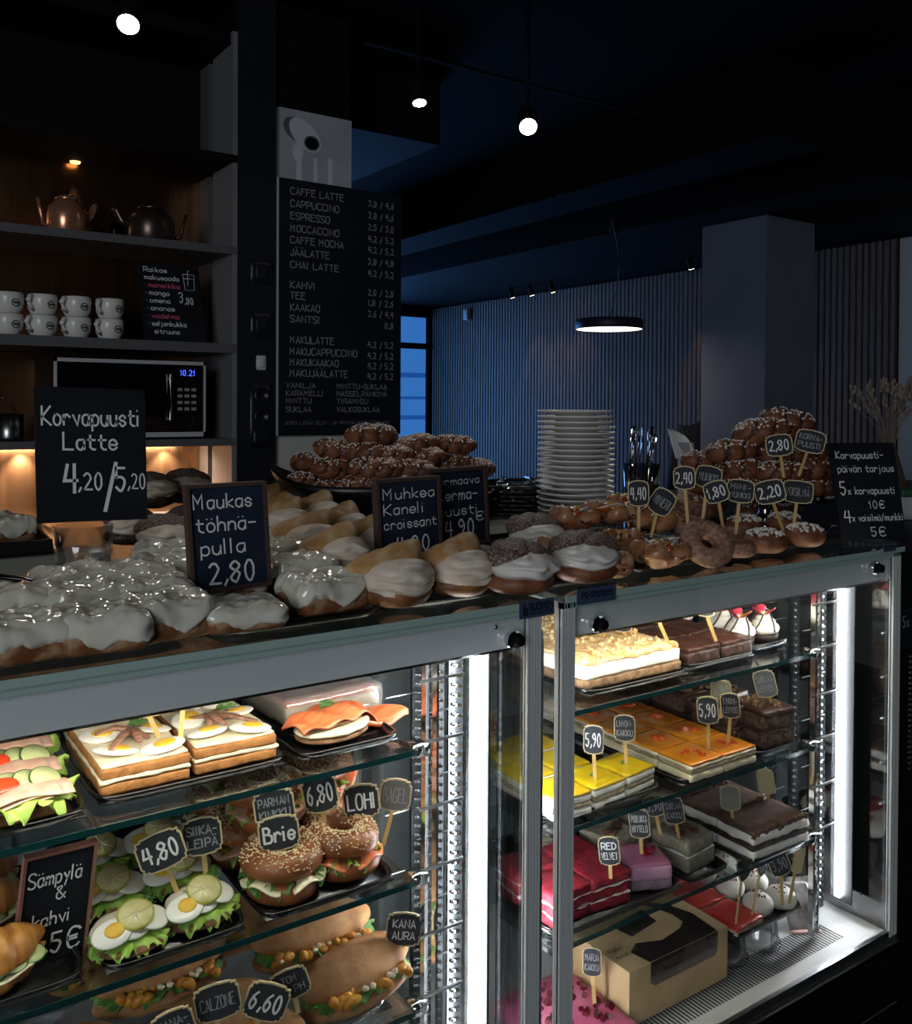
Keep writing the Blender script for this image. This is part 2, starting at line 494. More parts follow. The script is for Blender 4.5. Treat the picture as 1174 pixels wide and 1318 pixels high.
for xx in (tr[0]-.02, tr[0]+1.9):
    MB().tube([(xx, tr[1], 2.92), (xx, tr[1], CZ)], .004).build('rod', m_black, t, -Vector(t.location))
m_warm = M('warm_glow', 'ffffff', emit='ffd9b0', estr=12)
for i, (u, v, nm) in enumerate(((660, 383, 'leftmost'), (685, 380, 'middle'), (712, 376, 'rightmost'))):
    q = at(u, v, 0, FX1-.35)
    spotlight(u, v, dep(q), nm+' of three tiny spotlights at the top of the slatted wall', (FX1, q[1], q[2]-.9), 3.2, .08, .022, 2.64, 'tiny spotlights along the slatted wall', (1, .62, .35), m_warm)
q = at(890, 346, 0, FX1-.35)
spotlight(890, 346, dep(q), 'tiny warm spotlight at the top left of the pillar', (FX1, q[1]+.05, q[2]-.9), 5, .08, .022, 2.64, None, (1, .6, .33), m_warm)
# hanging lamp
pp = CAMP+ray(784, 424)*5.5
t = thing('pendant_lamp', 'flat round black pendant lamp with a glowing white underside', 'pendant lamp', pp)
MB().lathe([(.195, .0), (.2, .005), (.2, .055), (.19, .06), (0, .06)], 40).build('lamp_shade', M('pendant_shade', '1d2634', .5), t)
MB().lathe([(.195, .001), (.1, -.003), (0, -.004)], 40).build('diffuser', M('pendant_glow', 'ffffff', emit='fff1e0', estr=3.2), t)
pts = [(0, 0, .06), (.06, -.04, .12), (.035, -.02, .25), (.03, -.02, CZ-pp.z-.4)]
MB().tube([(0, 0, .06)]+[(.05*math.sin(k*.5), -.03*math.sin(k*.5), .06+.1*k) for k in range(1, 7)]+[(0, 0, 2.64-pp.z)], .004).build('cable', m_shelf, t)
l = lamp('pendant_light', 'AREA', pp-Vector((0, 0, .02)), 1.6, (1, .93, .84), pp-Vector((0, 0, 1)), shape='DISK', size=.36); l.parent = t; l.matrix_parent_inverse = Matrix.Translation(-pp)
# small grey wall box high on the slats, and sensor above the pillar
q = at(601, 405, 0, FX1-.06); tag(MB().rbox(.05, .07, .11, .008).build('wall_sensor', m_wallwhite, None, q), 'small pale sensor box high at the left of the slatted wall', 'sensor')
q = pz(948, 236, 2.76); t = MB().rbox(.08, .08, .09, .01).build('smoke_detector', m_shelf, None, (c0[0]+.05, c0[1]-.2, 2.755)); tag(t, 'dark little box on the ceiling above the pillar', 'detector')

# ------------------------------------------------------------ back shelving
SY, SB = 3.10, 3.45
t = thing('shelving_unit', 'dark built-in shelving with copper back holding mugs and a microwave', 'shelving', (0, SB, 0))
O = -Vector(t.location)
SX0 = -1.6
MB().box(SX0, SB-.012, 1.2, 1.19, SB, 2.50).build('back_panel', m_copper, t, O)
MB().box(SX0, SB-.012, 2.50, 1.19, SB, 2.9).build('shaded_back_panel', m_black, t, O)  # shade of the unlit upper compartment put into a black back
MB().box(1.172, SY, 1.2, 1.19, 3.30, 2.9).build('side_panel', M('side_panel_grey', '75777a', .7), t, O)
MB().box(1.172, 3.345, 1.2, 1.19, SB-.012, 2.9).build('side_panel', m_shelf, t, O)
for z0, z1 in ((2.123, 2.150), (1.778, 1.811), (1.456, 1.480), (2.443, 2.47)):
    MB().box(SX0, SY-.004, z0, 1.19, SB-.012, z1).build('shelf_board', m_shelf if z0 < 2.4 else m_black, t, O)  # topmost board coloured black to stand in for the shade up there
MB().box(SX0, SY+.02, 2.86, 1.19, SB-.012, 2.9).build('top_board', m_black, t, O)
l = lamp('counter_glow', 'AREA', (-.2, SB-.10, 1.45), 15, (1, .80, .58), (-.2, SB-.03, 1.2), shape='RECTANGLE', size=2.6, size_y=.02); l.parent = t; l.matrix_parent_inverse = Matrix.Translation(O)
m_puck = M('puck_glow', 'ffffff', emit='ffc27a', estr=2.5)
for x_, z_, pw in ((py(96, 215, 3.42)[0], 2.443, 5), (py(-30, 590, 3.42)[0], 1.456, 16), (py(28, 590, 3.42)[0], 1.456, 16), (py(166, 590, 3.42)[0], 1.456, 16), (py(214, 590, 3.42)[0], 1.456, 12), (py(290, 590, 3.42)[0], 1.456, 5)):
    MB().lathe([(0, -.006), (.016, -.006), (.018, 0)], 16).build('shelf_lamp', m_puck, t, O+Vector((x_, SB-.04, z_)))
    l = lamp('shelf_lamp_light', 'SPOT', (x_, SB-.04, z_-.012), pw*(4.5 if z_ < 2 else 1.6), (1, .80, .58), (x_, SB-.022, z_-.5), spot_size=R(100 if z_ < 2 else 34), spot_blend=.8)
    l.data.shadow_soft_size = .008; l.parent = t; l.matrix_parent_inverse = Matrix.Translation(O)
t = thing('back_counter', 'black worktop against the glowing copper splashback', 'counter', (0, SB, 0)); O = -Vector(t.location)
MB().box(SX0, 2.86, 1.17, 1.19, SB-.012, 1.2).build('worktop', m_black, t, O)
MB().box(SX0, 2.9, 0, 1.19, SB-.012, 1.17).build('cabinet_front', m_navy, t, O)
# microwave
x0, x1, z0, z1 = py(70, 460, 3.12)[0], py(265, 465, 3.12)[0], 1.488, 1.745
t = thing('microwave', 'black microwave with silver edges and blue clock on the lower shelf', 'microwave', (x0, 3.12, z0))
W, H = x1-x0, z1-z0
MB().box(0, .012, 0, W, .31, H).build('body', m_black, t)
MB().box(0, 0, 0, W, .012, .016).box(0, 0, H-.012, W, .012, H).box(0, 0, 0, .008, .012, H).box(W-.008, 0, 0, W, .012, H).build('trim_frame', M('microwave_silver', 'c9cbcd', .35, .2), t)
MB().box(.008, .002, .016, W*.76, .012, H-.012).build('door', M('microwave_glass', '07090d', .12, spec=.8), t)
b = MB().tube([(W*.745, -.012, .05), (W*.745, -.016, .06), (W*.745, -.016, H-.05), (W*.745, -.012, H-.04)], .006).box(W*.74, -.014, .055, W*.75, .003, .065).box(W*.74, -.014, H-.065, W*.75, .003, H-.055)
b.build('door_handle', m_steel, t)
cp = MB().box(W*.765, .002, .016, W-.008, .012, H-.012).build('control_panel', M('panel_black', '0b0c10', .3), t)
b = MB()
for i in range(3):
    for j in range(4): b.box(W*.80+i*.024, -.001, .09+j*.022, W*.80+i*.024+.016, .002, .10+j*.022)
b.build('buttons', m_chalkdim, cp)
MB().lathe([(0, -.014), (.018, -.014), (.02, 0)], 20, T=Matrix.Rotation(R(90), 4, 'X') @ Matrix.Translation((W*.87, .05, 0))).build('dial', m_shelf, cp)
letter(MB(), '10:21'.replace(':', '.'), W*.82, H-.048, .018, .0, w=.05).build('clock_digits', M('blue_digits', '2040ff', emit='3a5cff', estr=3), cp)
# mugs
m_china = M('white_china', 'e6e3dd', .25)
m_print = M('mug_print', '3a3a3c', .6)
def mug():
    t_ = thing('coffee_mug', '', 'mug', group='mugs stacked on the middle shelf')
    MB().lathe([(0, .004), (.028, .004), (.03, 0), (.034, .003), (.043, .024), (.0455, .05), (.0445, .066), (.0425, .068), (.041, .064), (.041, .03), (.03, .010), (0, .009)], 28).build('cup', m_china, t_)
    MB().tube([(-.042*1, 0, .056), (-.058, 0, .058), (-.068, 0, .045), (-.062, 0, .026), (-.041, 0, .018)], .0055, 8, flat=1.5).build('handle', m_china, t_)
    b_ = MB()
    def cyl(a, z): rr = .0462; return (rr*math.sin(a), -rr*math.cos(a), z)
    P = [cyl(-.30+.26*math.cos(k*.4488), .034+.011*math.sin(k*.4488)) for k in range(15)]
    b_.tube(P, .0015, 4)
    for k in range(4): b_.tube([cyl(-.44+.09*k, .031), cyl(-.41+.09*k, .038)], .0014, 4)
    b_.build('printed_emblem', m_print, t_)
    return t_
K = Kit([mug]); names = ['leftmost, cut by the picture edge', 'second from the left', 'third from the left', 'rightmost, next to the soda board']
for i, u in enumerate((10, 54, 98, 141)):
    v = 429+i*1.3; q = py(u, v, 3.19); q.z = 1.812
    K.put('white mug in the lower row, '+names[i], q, R(38))
    K.put('white mug in the upper row, '+names[i], q+Vector((.002, .004, .068)), R(36+6*(i % 2)))
# kettles
def kettle(name, label, u, v, mat, r_, h_, turn):
    q = py(u, v, 3.22); q.z = 2.151
    t_ = thing(name, label, 'kettle', q, turn)
    MB().lathe([(0, 0), (r_*.9, 0), (r_, .01), (r_, h_*.55), (r_*.92, h_*.78), (r_*.6, h_*.95), (r_*.55, h_), (0, h_)], 32).build('pot', mat, t_)
    lid = MB().lathe([(r_*.58, h_), (r_*.6, h_+.006), (r_*.3, h_+.016), (0, h_+.018)], 24).build('lid', mat, t_)
    MB().lathe([(.004, h_+.016), (.004, h_+.022), (.009, h_+.03), (0, h_+.035)], 12).build('lid_knob', m_black, lid)
    MB().tube([(r_*.92, 0, h_*.45), (r_*1.25, 0, h_*.62), (r_*1.45, 0, h_*.9), (r_*1.62, 0, h_*1.0)], lambda k: .016-.008*k, 10).build('spout', mat, t_)
    MB().tube([(-r_*.9, 0, h_*.2), (-r_*1.25, 0, h_*.25), (-r_*1.35, 0, h_*.6), (-r_*1.5, 0, h_*.95)], .006, 8).build('handle', mat, t_)
    return t_
kettle('copper_kettle', 'shiny copper kettle on the upper shelf under a warm light', 86, 290, M('kettle_copper', 'dba07a', .22, .7), .062, .115, R(10))
kettle('dark_kettle', 'dark round kettle on the upper shelf right of the copper one', 195, 300, M('kettle_dark', '5f5048', .3, .8), .078, .118, R(170))
q = py(38, 282, 3.3); q.z = 2.151
t = thing('small_pan', 'small dark pan at the far left of the copper kettle', 'pan', q)
MB().lathe([(0, 0), (.035, 0), (.04, .03), (.037, .03), (.033, .004), (0, .004)], 24).build('pan_body', m_black, t)
MB().tube([(.035, 0, .025), (.075, -.02, .03)], .005).build('pan_handle', m_black, t)
q = py(125, 294, 3.24); q.z = 2.151
t = thing('creamer_jug', 'small dark jug between the two kettles', 'jug', py(148, 296, 3.36).xy.to_3d()+Vector((0, 0, 2.151)))
MB().lathe([(0, 0), (.025, 0), (.03, .02), (.022, .055), (.027, .08), (.024, .08), (.018, .05), (0, .01)], 20).build('jug_body', M('jug_dark', '2b2624', .25, 1.0), t)
MB().tube([(-.022, 0, .07), (-.045, 0, .06), (-.03, 0, .02)], .004).build('handle', M('jug_dark', ''), t)
MB().tube([(.02, 0, .06), (.035, 0, .085), (.045, 0, .088)], lambda k: .009-.004*k).build('spout', M('jug_dark', ''), t)

# menu of the flavoured soda, a folded card standing on the mug shelf
def px_board(name, label, cat, corner_bl, corner_br, corner_tl, ylist, th=.006, mat=None, frame=None):
    pass
q = py(187, 436, 3.16); w_ = py(266, 440, 3.16)[0]-q[0]
t = thing('soda_menu', 'black chalkboard listing flavoured soda at 3,80 beside the mugs', 'chalkboard', (q[0], 3.16, 1.812), 0)
hb = .27
lean = Matrix.Rotation(R(-6), 4, 'X') @ Matrix(((1, 0, -.08, 0), (0, 1, 0, 0), (0, 0, 1, 0), (0, 0, 0, 1)))
MB().box(0, 0, 0, w_, .006, hb, T=lean).build('board', m_board, t)
b = MB(); bp = MB()
rows = [('Raikas', 0), ('makusooda', 0), ('*mansikka', 1), ('*mango', 0), ('*omena', 0), ('*ananas', 0), ('*vadelma', 1), ('*seljankukka', 0), ('sitruuna', 0)]
for i, (s_, c_) in enumerate(rows):
    o_ = letter(MB(), s_, .02 if i < 8 else .035, hb-.03-.0265*i, .0155, -.002, w=len(s_)*(.0130 if i < 7 else .0105), T=lean, pen=.16).build('menu_line', m_chalkpink if c_ else m_chalkwhite, t)
    if c_: o_['label'] = 'pink chalk word'
letter(b, '3', w_*.62, hb-.13, .034, -.002, T=lean, pen=.1); letter(b, ',80', w_*.71, hb-.135, .022, -.002, T=lean, pen=.13)
b.tube([(w_*.79, -.002, hb-.07), (w_*.81, -.002, hb-.018), (w_*.85, -.002, hb-.014)], .0012, 4, T=lean)
for P in ([(.72, -.03), (.74, -.085), (.89, -.085), (.91, -.03)], [(.72, -.045), (.91, -.045)], [(.72, -.03), (.91, -.03)]):
    b.tube([(w_*x, -.002, hb+z) for x, z in P], .0012, 4, T=lean)
b.build('price_and_glass_drawing', m_chalkwhite, t)
# utensil jar
q = py(12, 566, 3.2); q.z = 1.481
t = thing('utensil_jar', 'small metal jar with wire tongs at the left end of the lower shelf', 'jar', q)
MB().lathe([(0, 0), (.04, 0), (.042, .01), (.042, .085), (.039, .085), (.039, .006), (0, .006)], 24).build('jar', m_steel, t)
MB().tube([(-.02, 0, .02), (-.05, 0, .15), (-.01, 0, .13), (.02, 0, .09)], .0025).build('wire', m_chrome, t)
# switch, sockets on the stile
q = py(336, 467, 3.098); t = thing('light_switch', 'small white light switch on the dark stile', 'switch', q)
MB().rbox(.036, .01, .052, .003).build('switch_plate', M('switch_white', 'd0d2d2', .4), t); MB().rbox(.02, .006, .032, .002, T=Tm(0, -.006, 0)).build('rocker', M('switch_white', ''), t)
m_plate = M('plate_dark', '161a24', .35)
for u, v, s_, l_ in ((337, 350, .085, 'upper of two dark square plates on the stile'), (337, 418, .085, 'lower of two dark square plates on the stile')):
    q = py(u, v, 3.098); t = thing('wall_plate', l_, 'plate', q); MB().rbox(s_, .01, s_, .004).build('plate', m_plate, t); MB().rbox(s_*.6, .008, s_*.6, .004, T=Tm(0, -.004, 0)).build('insert', m_navy, t)
q = py(336, 536, 3.098); t = thing('socket_strip', 'dark three-gang power socket below the light switch', 'socket', q)
MB().rbox(.085, .01, .225, .004).build('plate', m_plate, t)
for k in (-1, 0): MB().lathe([(.03, 0), (.028, .008), (.02, .008), (.018, .002), (0, .002)], 24, T=Tm(0, -.004, -.075*k, R(90))).build('socket', m_plate, t)
MB().rbox(.06, .008, .06, .004, T=Tm(0, -.004, -.075)).build('insert', m_plate, t)
# menu board, poster
b0, b1 = py(358, 561, 3.10), py(512, 559, 3.10)
zt_ = 2.418; t = thing('menu_board', 'tall dark menu board listing coffees and prices in white', 'menu board', (b0[0], 3.10, b0[2]))
BW, BH = b1[0]-b0[0]+.012, zt_-b0[2]
MB().box(0, 0, 0, BW, .018, BH).build('board', M('menu_navy', '0e1322', .5), t)
MB().box(-.006, 0, 0, 0, .02, BH).build('edge_strip', m_wallwhite, t)
LN = lambda mb_: mb_.build('menu_line', m_chalkdim, t)
rows = [(225+21, 'CAFFE LATTE', '3,8 / 4,6'), (262, 'CAPPUCCINO', '3,8 / 4,6'), (278, 'ESPRESSO', '2,5 / 3,0'), (294, 'MOCCACCINO', '4,2 / 5,2'), (309, 'CAFFE MOCHA', '4,2 / 5,2'), (325, 'JÄÄLATTE', '3,8 / 4,8'), (341, 'CHAI LATTE', '4,2 / 5,2'),
        (367, 'KAHVI', '2,0 / 2,8'), (381, 'TEE', '1,8 / 2,6'), (396, 'KAAKAO', '3,6 / 4,4'), (411, 'SANTSI', '0,8'), (438, 'MAKULATTE', '4,2 / 5,2'), (453, 'MAKUCAPPUCCINO', '4,2 / 5,2'), (467, 'MAKUKAAKAO', '4,2 / 5,2'), (481, 'MAKUJÄÄLATTE', '4,2 / 5,2')]
for v, a_, p_ in rows:
    z_ = py(370, v+3, 3.1)[2]-b0[2]; b = letter(MB(), a_, .045, z_, .024, -.002, w=.0195*len(a_), pen=.13)
    LN(b); b = letter(MB(), p_, BW-.035, z_-.004, .022, -.002, w=.0125*len(p_), align='r', pen=.13); LN(b)
for v, a_, p_ in ((499, 'VANILJA', 'MINTTU-SUKLAA'), (509, 'KARAMELLI', 'HASSELPÄHKINÄ'), (519, 'MINTTU', 'TIRAMISU'), (530, 'SUKLAA', 'VALKOSUKLAA')):
    z_ = py(370, v, 3.1)[2]-b0[2]; b = letter(MB(), a_, .03, z_, .018, -.002, w=.0165*len(a_), pen=.13); LN(b); b = letter(MB(), p_, .235, z_, .018, -.002, w=.0165*len(p_), pen=.13); LN(b)
LN(letter(MB(), 'KYSY LISÄÄ OLUT- JA VIINIVALIKOIMASTAMME!', .03, .04, .012, -.002, w=BW-.08, pen=.10))
xp0, xp1 = py(360, 200, 3.115)[0], xw-.002
zp0, zp1 = 2.42, ZP-.004
t = thing('coffee_poster', 'grey poster of a coffee machine spout above the menu board', 'poster', (xp0, 3.112, zp0))
PW, PH = xp1-xp0, zp1-zp0
m_pl, m_pd = M('poster_light', 'd0d4da', .6), M('poster_dark', '5d6067', .6)
MB().box(0, 0, 0, PW, .016, PH).build('print', M('poster_grey', 'a4a9b2', .6, col2='b2b7be', nscale=5), t)
b = MB()
def disc(cx, cz, rx, rz, mi, y=-.001, rot=0):
    c_, s_ = math.cos(rot), math.sin(rot)
    vs = [(cx+rx*math.cos(k*.3142)*c_-rz*math.sin(k*.3142)*s_, y, cz+rx*math.cos(k*.3142)*s_+rz*math.sin(k*.3142)*c_) for k in range(20)]
    b.add(vs, [tuple(range(20))], mi, False)
disc(PW*.22, PH*.72, .055, .04, 1, -.001, -.5); disc(PW*.34, PH*.66, .075, .045, 0, -.0015, -.7)
disc(PW*.43, PH*.56, .032, .028, 1, -.002); disc(PW*.43, PH*.56, .026, .022, 2, -.0025)
for x_, w2, h2 in ((.22, .022, .42), (.46, .014, .36), (.66, .02, .38)): b.box(PW*x_, -.0012, .0, PW*x_+w2, -.0004, PH*h2, 0)
disc(PW*.24, PH*.40, .022, .035, 0, -.002)
b.build('picture_marks', [m_pl, m_pd, m_black], t)
# ============================================================ DISPLAY CASES
m_top = thin_glass('case_glass', (.93, .97, .96, 1), .5)
m_front = thin_glass('front_glass', (.97, .985, .98, 1), .12)
m_shelfglass = thin_glass('shelf_glass', (.90, .945, .94, 1), .28)
m_edge = M('glass_edge', '123b3c', .12, spec=.7, coat=.5)
m_edge_light = M('glass_edge_pale', 'a3bdb5', .15, spec=.7, coat=.4)
m_endglass = thin_glass('end_glass', (.90, .92, .92, 1), .28)
m_endclear = thin_glass('end_glass_clear', (.95, .97, .96, 1), .12)
m_header = M('header_grey', 'eceff1', .4, .0)
m_deck = M('deck_steel', 'c4c5c2', .6)
m_led = M('led_white', 'ffffff', emit='f4f7ff', estr=80)
m_back = M('case_back', '8f9496', .35, .0, spec=.6)
m_post = M('post_aluminium', 'd2d6d4', .25, .1)
m_plastic = thin_glass('clear_plastic', (.95, .96, .96, 1), .35, .05)
TOPZ, GY = 1.305, 1.09
SHZ = (1.090, .895, .700); DECK = .462; SHY = 1.15
def display_case(x0, x1, label, shelf_l, shelf_r):
    cx = (x0+x1)/2; t = thing('display_case', label, 'display case', (cx, 1.39, 0)); O = -Vector(t.location)
    B = lambda mb, n, mt, par=t: mb.build(n, mt, par, O if par is t else None)
    YB = 1.69
    B(MB().box(x0, GY-.005, .06, x1, YB, .40).box(x0+.02, GY+.03, 0, x1-.02, YB, .06), 'base', m_black)
    B(MB().box(x0, GY-.012, .40, x1, GY+.02, .452), 'kick_rail', M('rail_black', '0c0d10', .3))
    B(MB().box(x0, GY-.006, .452, x1, GY+.012, .462).box(x0, GY-.003, .462, x1, GY+.006, .478).box(x0, GY-.012, .448, x1, GY-.004, .456), 'bottom_rail', m_steel)
    B(MB().box(x0, GY-.0065, .318, x1, GY-.005, .320), 'base_seam', m_shelf)
    B(MB().box(x0+.005, GY+.012, .44, x1-.005, YB-.01, DECK), 'deck', m_deck)
    g = MB(); x = x0+.05
    while x < x1-.10: g.box(x, GY+.055, DECK, x+.0036, GY+.125, DECK+.0008); x += .0088
    B(g, 'air_grille', M('grille_dark', '2d2f30', .5))
    B(MB().box(x0+.012, GY, .470, x1-.012, GY+.005, TOPZ-.014), 'front_glass', m_front)
    B(MB().rbox(x1-x0, YB-GY+.012, .011, .001, (1, 1, 1), 0, T=Tm(cx, (YB+GY-.012)/2, TOPZ-.0065), smooth=False), 'top_glass', m_top)
    B(MB().box(x0, GY-.0125, TOPZ-.0115, x1, GY-.011, TOPZ-.001).box(x0, GY-.004, TOPZ-.022, x1, GY+.006, TOPZ-.0125), 'glass_edge', m_edge_light)
    B(MB().box(x0+.01, GY-.008, TOPZ-.0125, x1-.01, GY-.0005, TOPZ-.0115), 'seal', m_black)
    B(MB().box(x0+.012, GY+.012, 1.232, x1-.012, GY+.026, TOPZ-.013), 'header', m_header)
    B(MB().box(x0+.03, GY+.010, 1.2295, x1-.03, GY+.012, 1.233), 'header_lip', m_chrome)
    lb = B(MB().box(x0+.03, GY+.028, 1.239, x1-.04, GY+.042, 1.243), 'light_bar', M('bar_white', 'ffffff', emit='ffefd8', estr=6))
    L = lamp('case_light', 'AREA', (cx, GY+.040, 1.2345), 2.5, (1, .93, .82), (cx, GY+.28, .95), shape='RECTANGLE', size=x1-x0-.1, size_y=.02)
    L.parent = t; L.matrix_parent_inverse = Matrix.Translation(O)
    # corner posts of layered profile
    for xx, sg in ((x0, 1), (x1, -1)):
        p_ = MB()
        for k, (a, w_) in enumerate(((0, .004), (.006, .003), (.011, .005), (.018, .002), (.023, .004))):
            a0 = xx+sg*a; a1 = xx+sg*(a+w_); p_.box(min(a0, a1), GY-.004, .465, max(a0, a1), GY+.014-.002*k, TOPZ-.012)
        B(p_, 'corner_post', m_post)
        B(MB().box(min(xx, xx+sg*.028), GY+.001, .465, max(xx, xx+sg*.028), GY+.004, TOPZ-.013), 'post_seal', M('seal_green', '44524f', .2, spec=.8))
        p_ = MB().box(min(xx, xx+sg*.012), YB-.03, .465, max(xx, xx+sg*.012), YB, TOPZ-.012)
        B(p_, 'back_post', m_post)
        B(MB().box(xx+sg*.001, GY+.014, DECK, xx+sg*.005, YB-.03, TOPZ-.013), 'end_glass', m_endglass if sg < 0 else m_endclear)
    B(MB().box(x0+.012, YB-.02, DECK, x1-.012, YB-.005, TOPZ-.013).box(x0+.012, YB-.026, DECK, x0+.03, YB-.02, TOPZ-.02).box(cx-.01, YB-.028, DECK, cx+.01, YB-.02, TOPZ-.02), 'sliding_door', m_back)
    # vertical light strip and rack at the right end
    lx = x1-.048
    for sx_, lx_ in ((1, lx), (-1, x0+.040)):
        xa, xb = sorted((lx_+sx_*.0085, lx_+sx_*.0125)); xc_, xd = sorted((lx_+sx_*.018, lx_+sx_*.0205))
        B(MB().box(xa, GY+.078, .50, xb, GY+.118, 1.228).box(xc_, GY+.090, .50, xd, GY+.094, 1.228).box(min(xa, xc_), GY+.112, .50, max(xb, xd), GY+.118, 1.228), 'strip_housing_baffle', M('housing_grey', '202122', .5, spec=.2))  # side plate extended forward to block the strip's reflection in the end glass
        xa, xb = sorted((lx_-sx_*.004, lx_+sx_*.008))
        B(MB().box(xa, GY+.100, .512, xb, GY+.1115, 1.226), 'light_strip', m_led)
    for k, (xx, yy) in enumerate(((x1-.056, GY+.145), (x1-.040, GY+.225), (x1-.018, GY+.32))):
        r_ = MB().box(xx-.014, yy, .47, xx+.014, yy+.006, 1.28)
        B(r_, 'slotted_rail', M('rail_grey', '4a4e50', .25, .8))
        d = MB()
        for i in range(48):
            z_ = .495+i*.0162; d.rbox(.021, .004, .006, .0015, (1, 1, 1), T=Tm(xx, yy-.002, z_, 0, R(16), 0))
        B(d, 'rail_slots', m_chrome)
    for yy in (SHY+.022, SHY+.30):
        d = MB().box(shelf_r+.030, yy, .47, shelf_r+.036, yy+.012, 1.27).box(shelf_r+.050, yy, .47, shelf_r+.054, yy+.012, 1.27)
        for i in range(44): d.box(shelf_r+.036, yy+.002, .49+i*.0176, shelf_r+.044, yy+.010, .493+i*.0176)
        B(d, 'shelf_upright', m_chrome)
    d = MB()
    for z_ in [s_-.004 for s_ in SHZ]+[SHZ[0]+.09, SHZ[1]+.09, SHZ[2]+.09]:
        for dy in (.06, .16, .26): d.box(shelf_r+.04, SHY+dy-.0008, z_+.03, x1-.085, SHY+dy+.0008, z_+.0316)
        d.box(shelf_r+.02, SHY+.02, z_, x1-.085, SHY+.024, z_+.004)
    B(d, 'rack_wires', m_steel)
    for z_ in SHZ:
        s_ = B(MB().box(shelf_l, SHY, z_-.008, shelf_r, YB-.04, z_), 'glass_shelf', m_shelfglass)
        MB().box(shelf_l, SHY-.0012, z_-.0082, shelf_r, SHY, z_+.0002).build('shelf_edge', m_edge, s_)
        MB().rbox(.026, .03, .02, .003, (1, 1, 1), T=Tm(shelf_r+.012, SHY+.018, z_-.006)).box(shelf_r-.03, SHY+.01, z_-.014, shelf_r+.03, SHY+.018, z_-.008).build('shelf_bracket', m_chrome, s_)
    return t, O
case_l, OL = display_case(-.42, .905, 'left glass display case filled with sandwiches and bagels', -.39, .72)
case_r, OR = display_case(.947, 1.905, 'right glass display case filled with cakes and desserts', .985, 1.70)
# round lock knobs and screws on the headers, maker's plates on the glass edge
m_plate2 = M('plate_bluegrey', '3a4a63', .35)
m_ink = M('ink_dark', '0b0f18', .6)
for (u, v, case, O) in ((660, 823, case_l, OL), (768, 803, case_r, OR), (1126, 731, case_r, OR)):
    q = py(u, v, GY-.003)
    k = MB().lathe([(0, -.004), (.013, -.004), (.014, 0), (.014, .006)], 24, T=Matrix.Translation(q) @ Matrix.Rotation(R(90), 4, 'X')).build('lock_ring', m_chrome, case, O)
    MB().lathe([(0, .016), (.008, .016), (.0095, .012), (.0095, 0)], 20, T=Matrix.Translation(q+Vector((.004, 0, 0))) @ Matrix.Rotation(R(90), 4, 'X')).build('lock_barrel', m_black, k)
for u, v, case, O in ((638, 807, case_l, OL), (1103, 722, case_r, OR), (1112, 721, case_r, OR)):
    q = py(u, v, GY-.001); MB().lathe([(0, .002), (.003, .002), (.0035, 0)], 10, T=Matrix.Translation(q) @ Matrix.Rotation(R(90), 4, 'X')).build('screw', m_steel, case, O)
def maker_plate(u0, u1, v0, v1, case, O, lines):
    a = py(u0, v1, GY-.014); c_ = py(u1, v1, GY-.014); h_ = (v1-v0)/FOC*dep(a)
    pl = MB().rbox(c_[0]-a[0], .002, h_, .0008, (1, 1, 1), T=Tm((a[0]+c_[0])/2, GY-.0145, a[2]+h_/2-.002), smooth=False).build('maker_plate', m_plate2, case, O)
    b_ = MB()
    for tx, fx, fz, hh, wd_ in lines: letter(b_, tx, a[0]+(c_[0]-a[0])*fx, a[2]-.002+h_*fz, h_*hh, GY-.0162, w=(c_[0]-a[0])*wd_, pen=.22)
    return b_, pl, a, c_, h_
b_, pl, a, c_, h_ = maker_plate(668, 713, 773, 796, case_l, OL, [('SUOMEN', .27, .46, .36, .66), ('KYLMÄLAITE', .27, .2, .16, .66)])
b_.box(a[0]+.1*(c_[0]-a[0]), GY-.0162, a[2]+h_*.1, a[0]+.15*(c_[0]-a[0]), GY-.016, a[2]+h_*.75).box(a[0]+.17*(c_[0]-a[0]), GY-.0162, a[2]+h_*.1, a[0]+.22*(c_[0]-a[0]), GY-.016, a[2]+h_*.55)
b_.build('lettering', m_ink, pl)
b_, pl, a, c_, h_ = maker_plate(742, 792, 757, 778, case_r, OR, [('PS-SYSTEMS', .12, .4, .34, .78)]); b_.build('lettering', m_ink, pl)
b_, pl, a, c_, h_ = maker_plate(1137, 1153, 699, 710, case_r, OR, [('SYSTEMS', .1, .3, .4, .8)]); b_.build('lettering', m_ink, pl)

# rear worktop behind the cases, till counter to the right
t = thing('rear_worktop', 'pale worktop directly behind the glass cases', 'worktop', (.6, 2.1, 0)); O = -Vector(t.location)
MB().box(-.6, 1.70, 1.27, 1.92, 2.48, 1.30).build('worktop', M('worktop_pale', '8d938b', .25), t, O)
MB().box(-.6, 1.72, 0, 1.92, 2.44, 1.27).build('cabinet', m_black, t, O)
t = thing('till_counter', 'black counter with air slots at the right end of the cases', 'counter', (2.5, 1.8, 0)); O = -Vector(t.location)
MB().box(1.96, 1.12, 0, 3.6, 2.2, 1.285).build('counter_body', m_black, t, O)
MB().box(1.925, 1.10, 1.285, 3.6, 2.22, 1.31).build('counter_top', m_navy, t, O)
g = MB()
for i in range(22): g.box(2.0, 1.114, .79+i*.012, 2.5, 1.12, .794+i*.012)
g.build('air_slots', M('slot_grey', '3c3d40', .5), t, O)
m_frame = M('wood_frame_dark', '4a3833', .6)
q = py(1157, 838, 1.108)
t = thing('price_board', 'black price board on the counter front right of the cake case', 'chalkboard', q)
MB().box(0, 0, 0, .16, .008, .085).build('board', m_board, t)
letter(letter(MB(), '5x 2,90', .012, .05, .024, -.002), '2 €', .05, .012, .024, -.002).build('lettering', m_chalkdim, t)
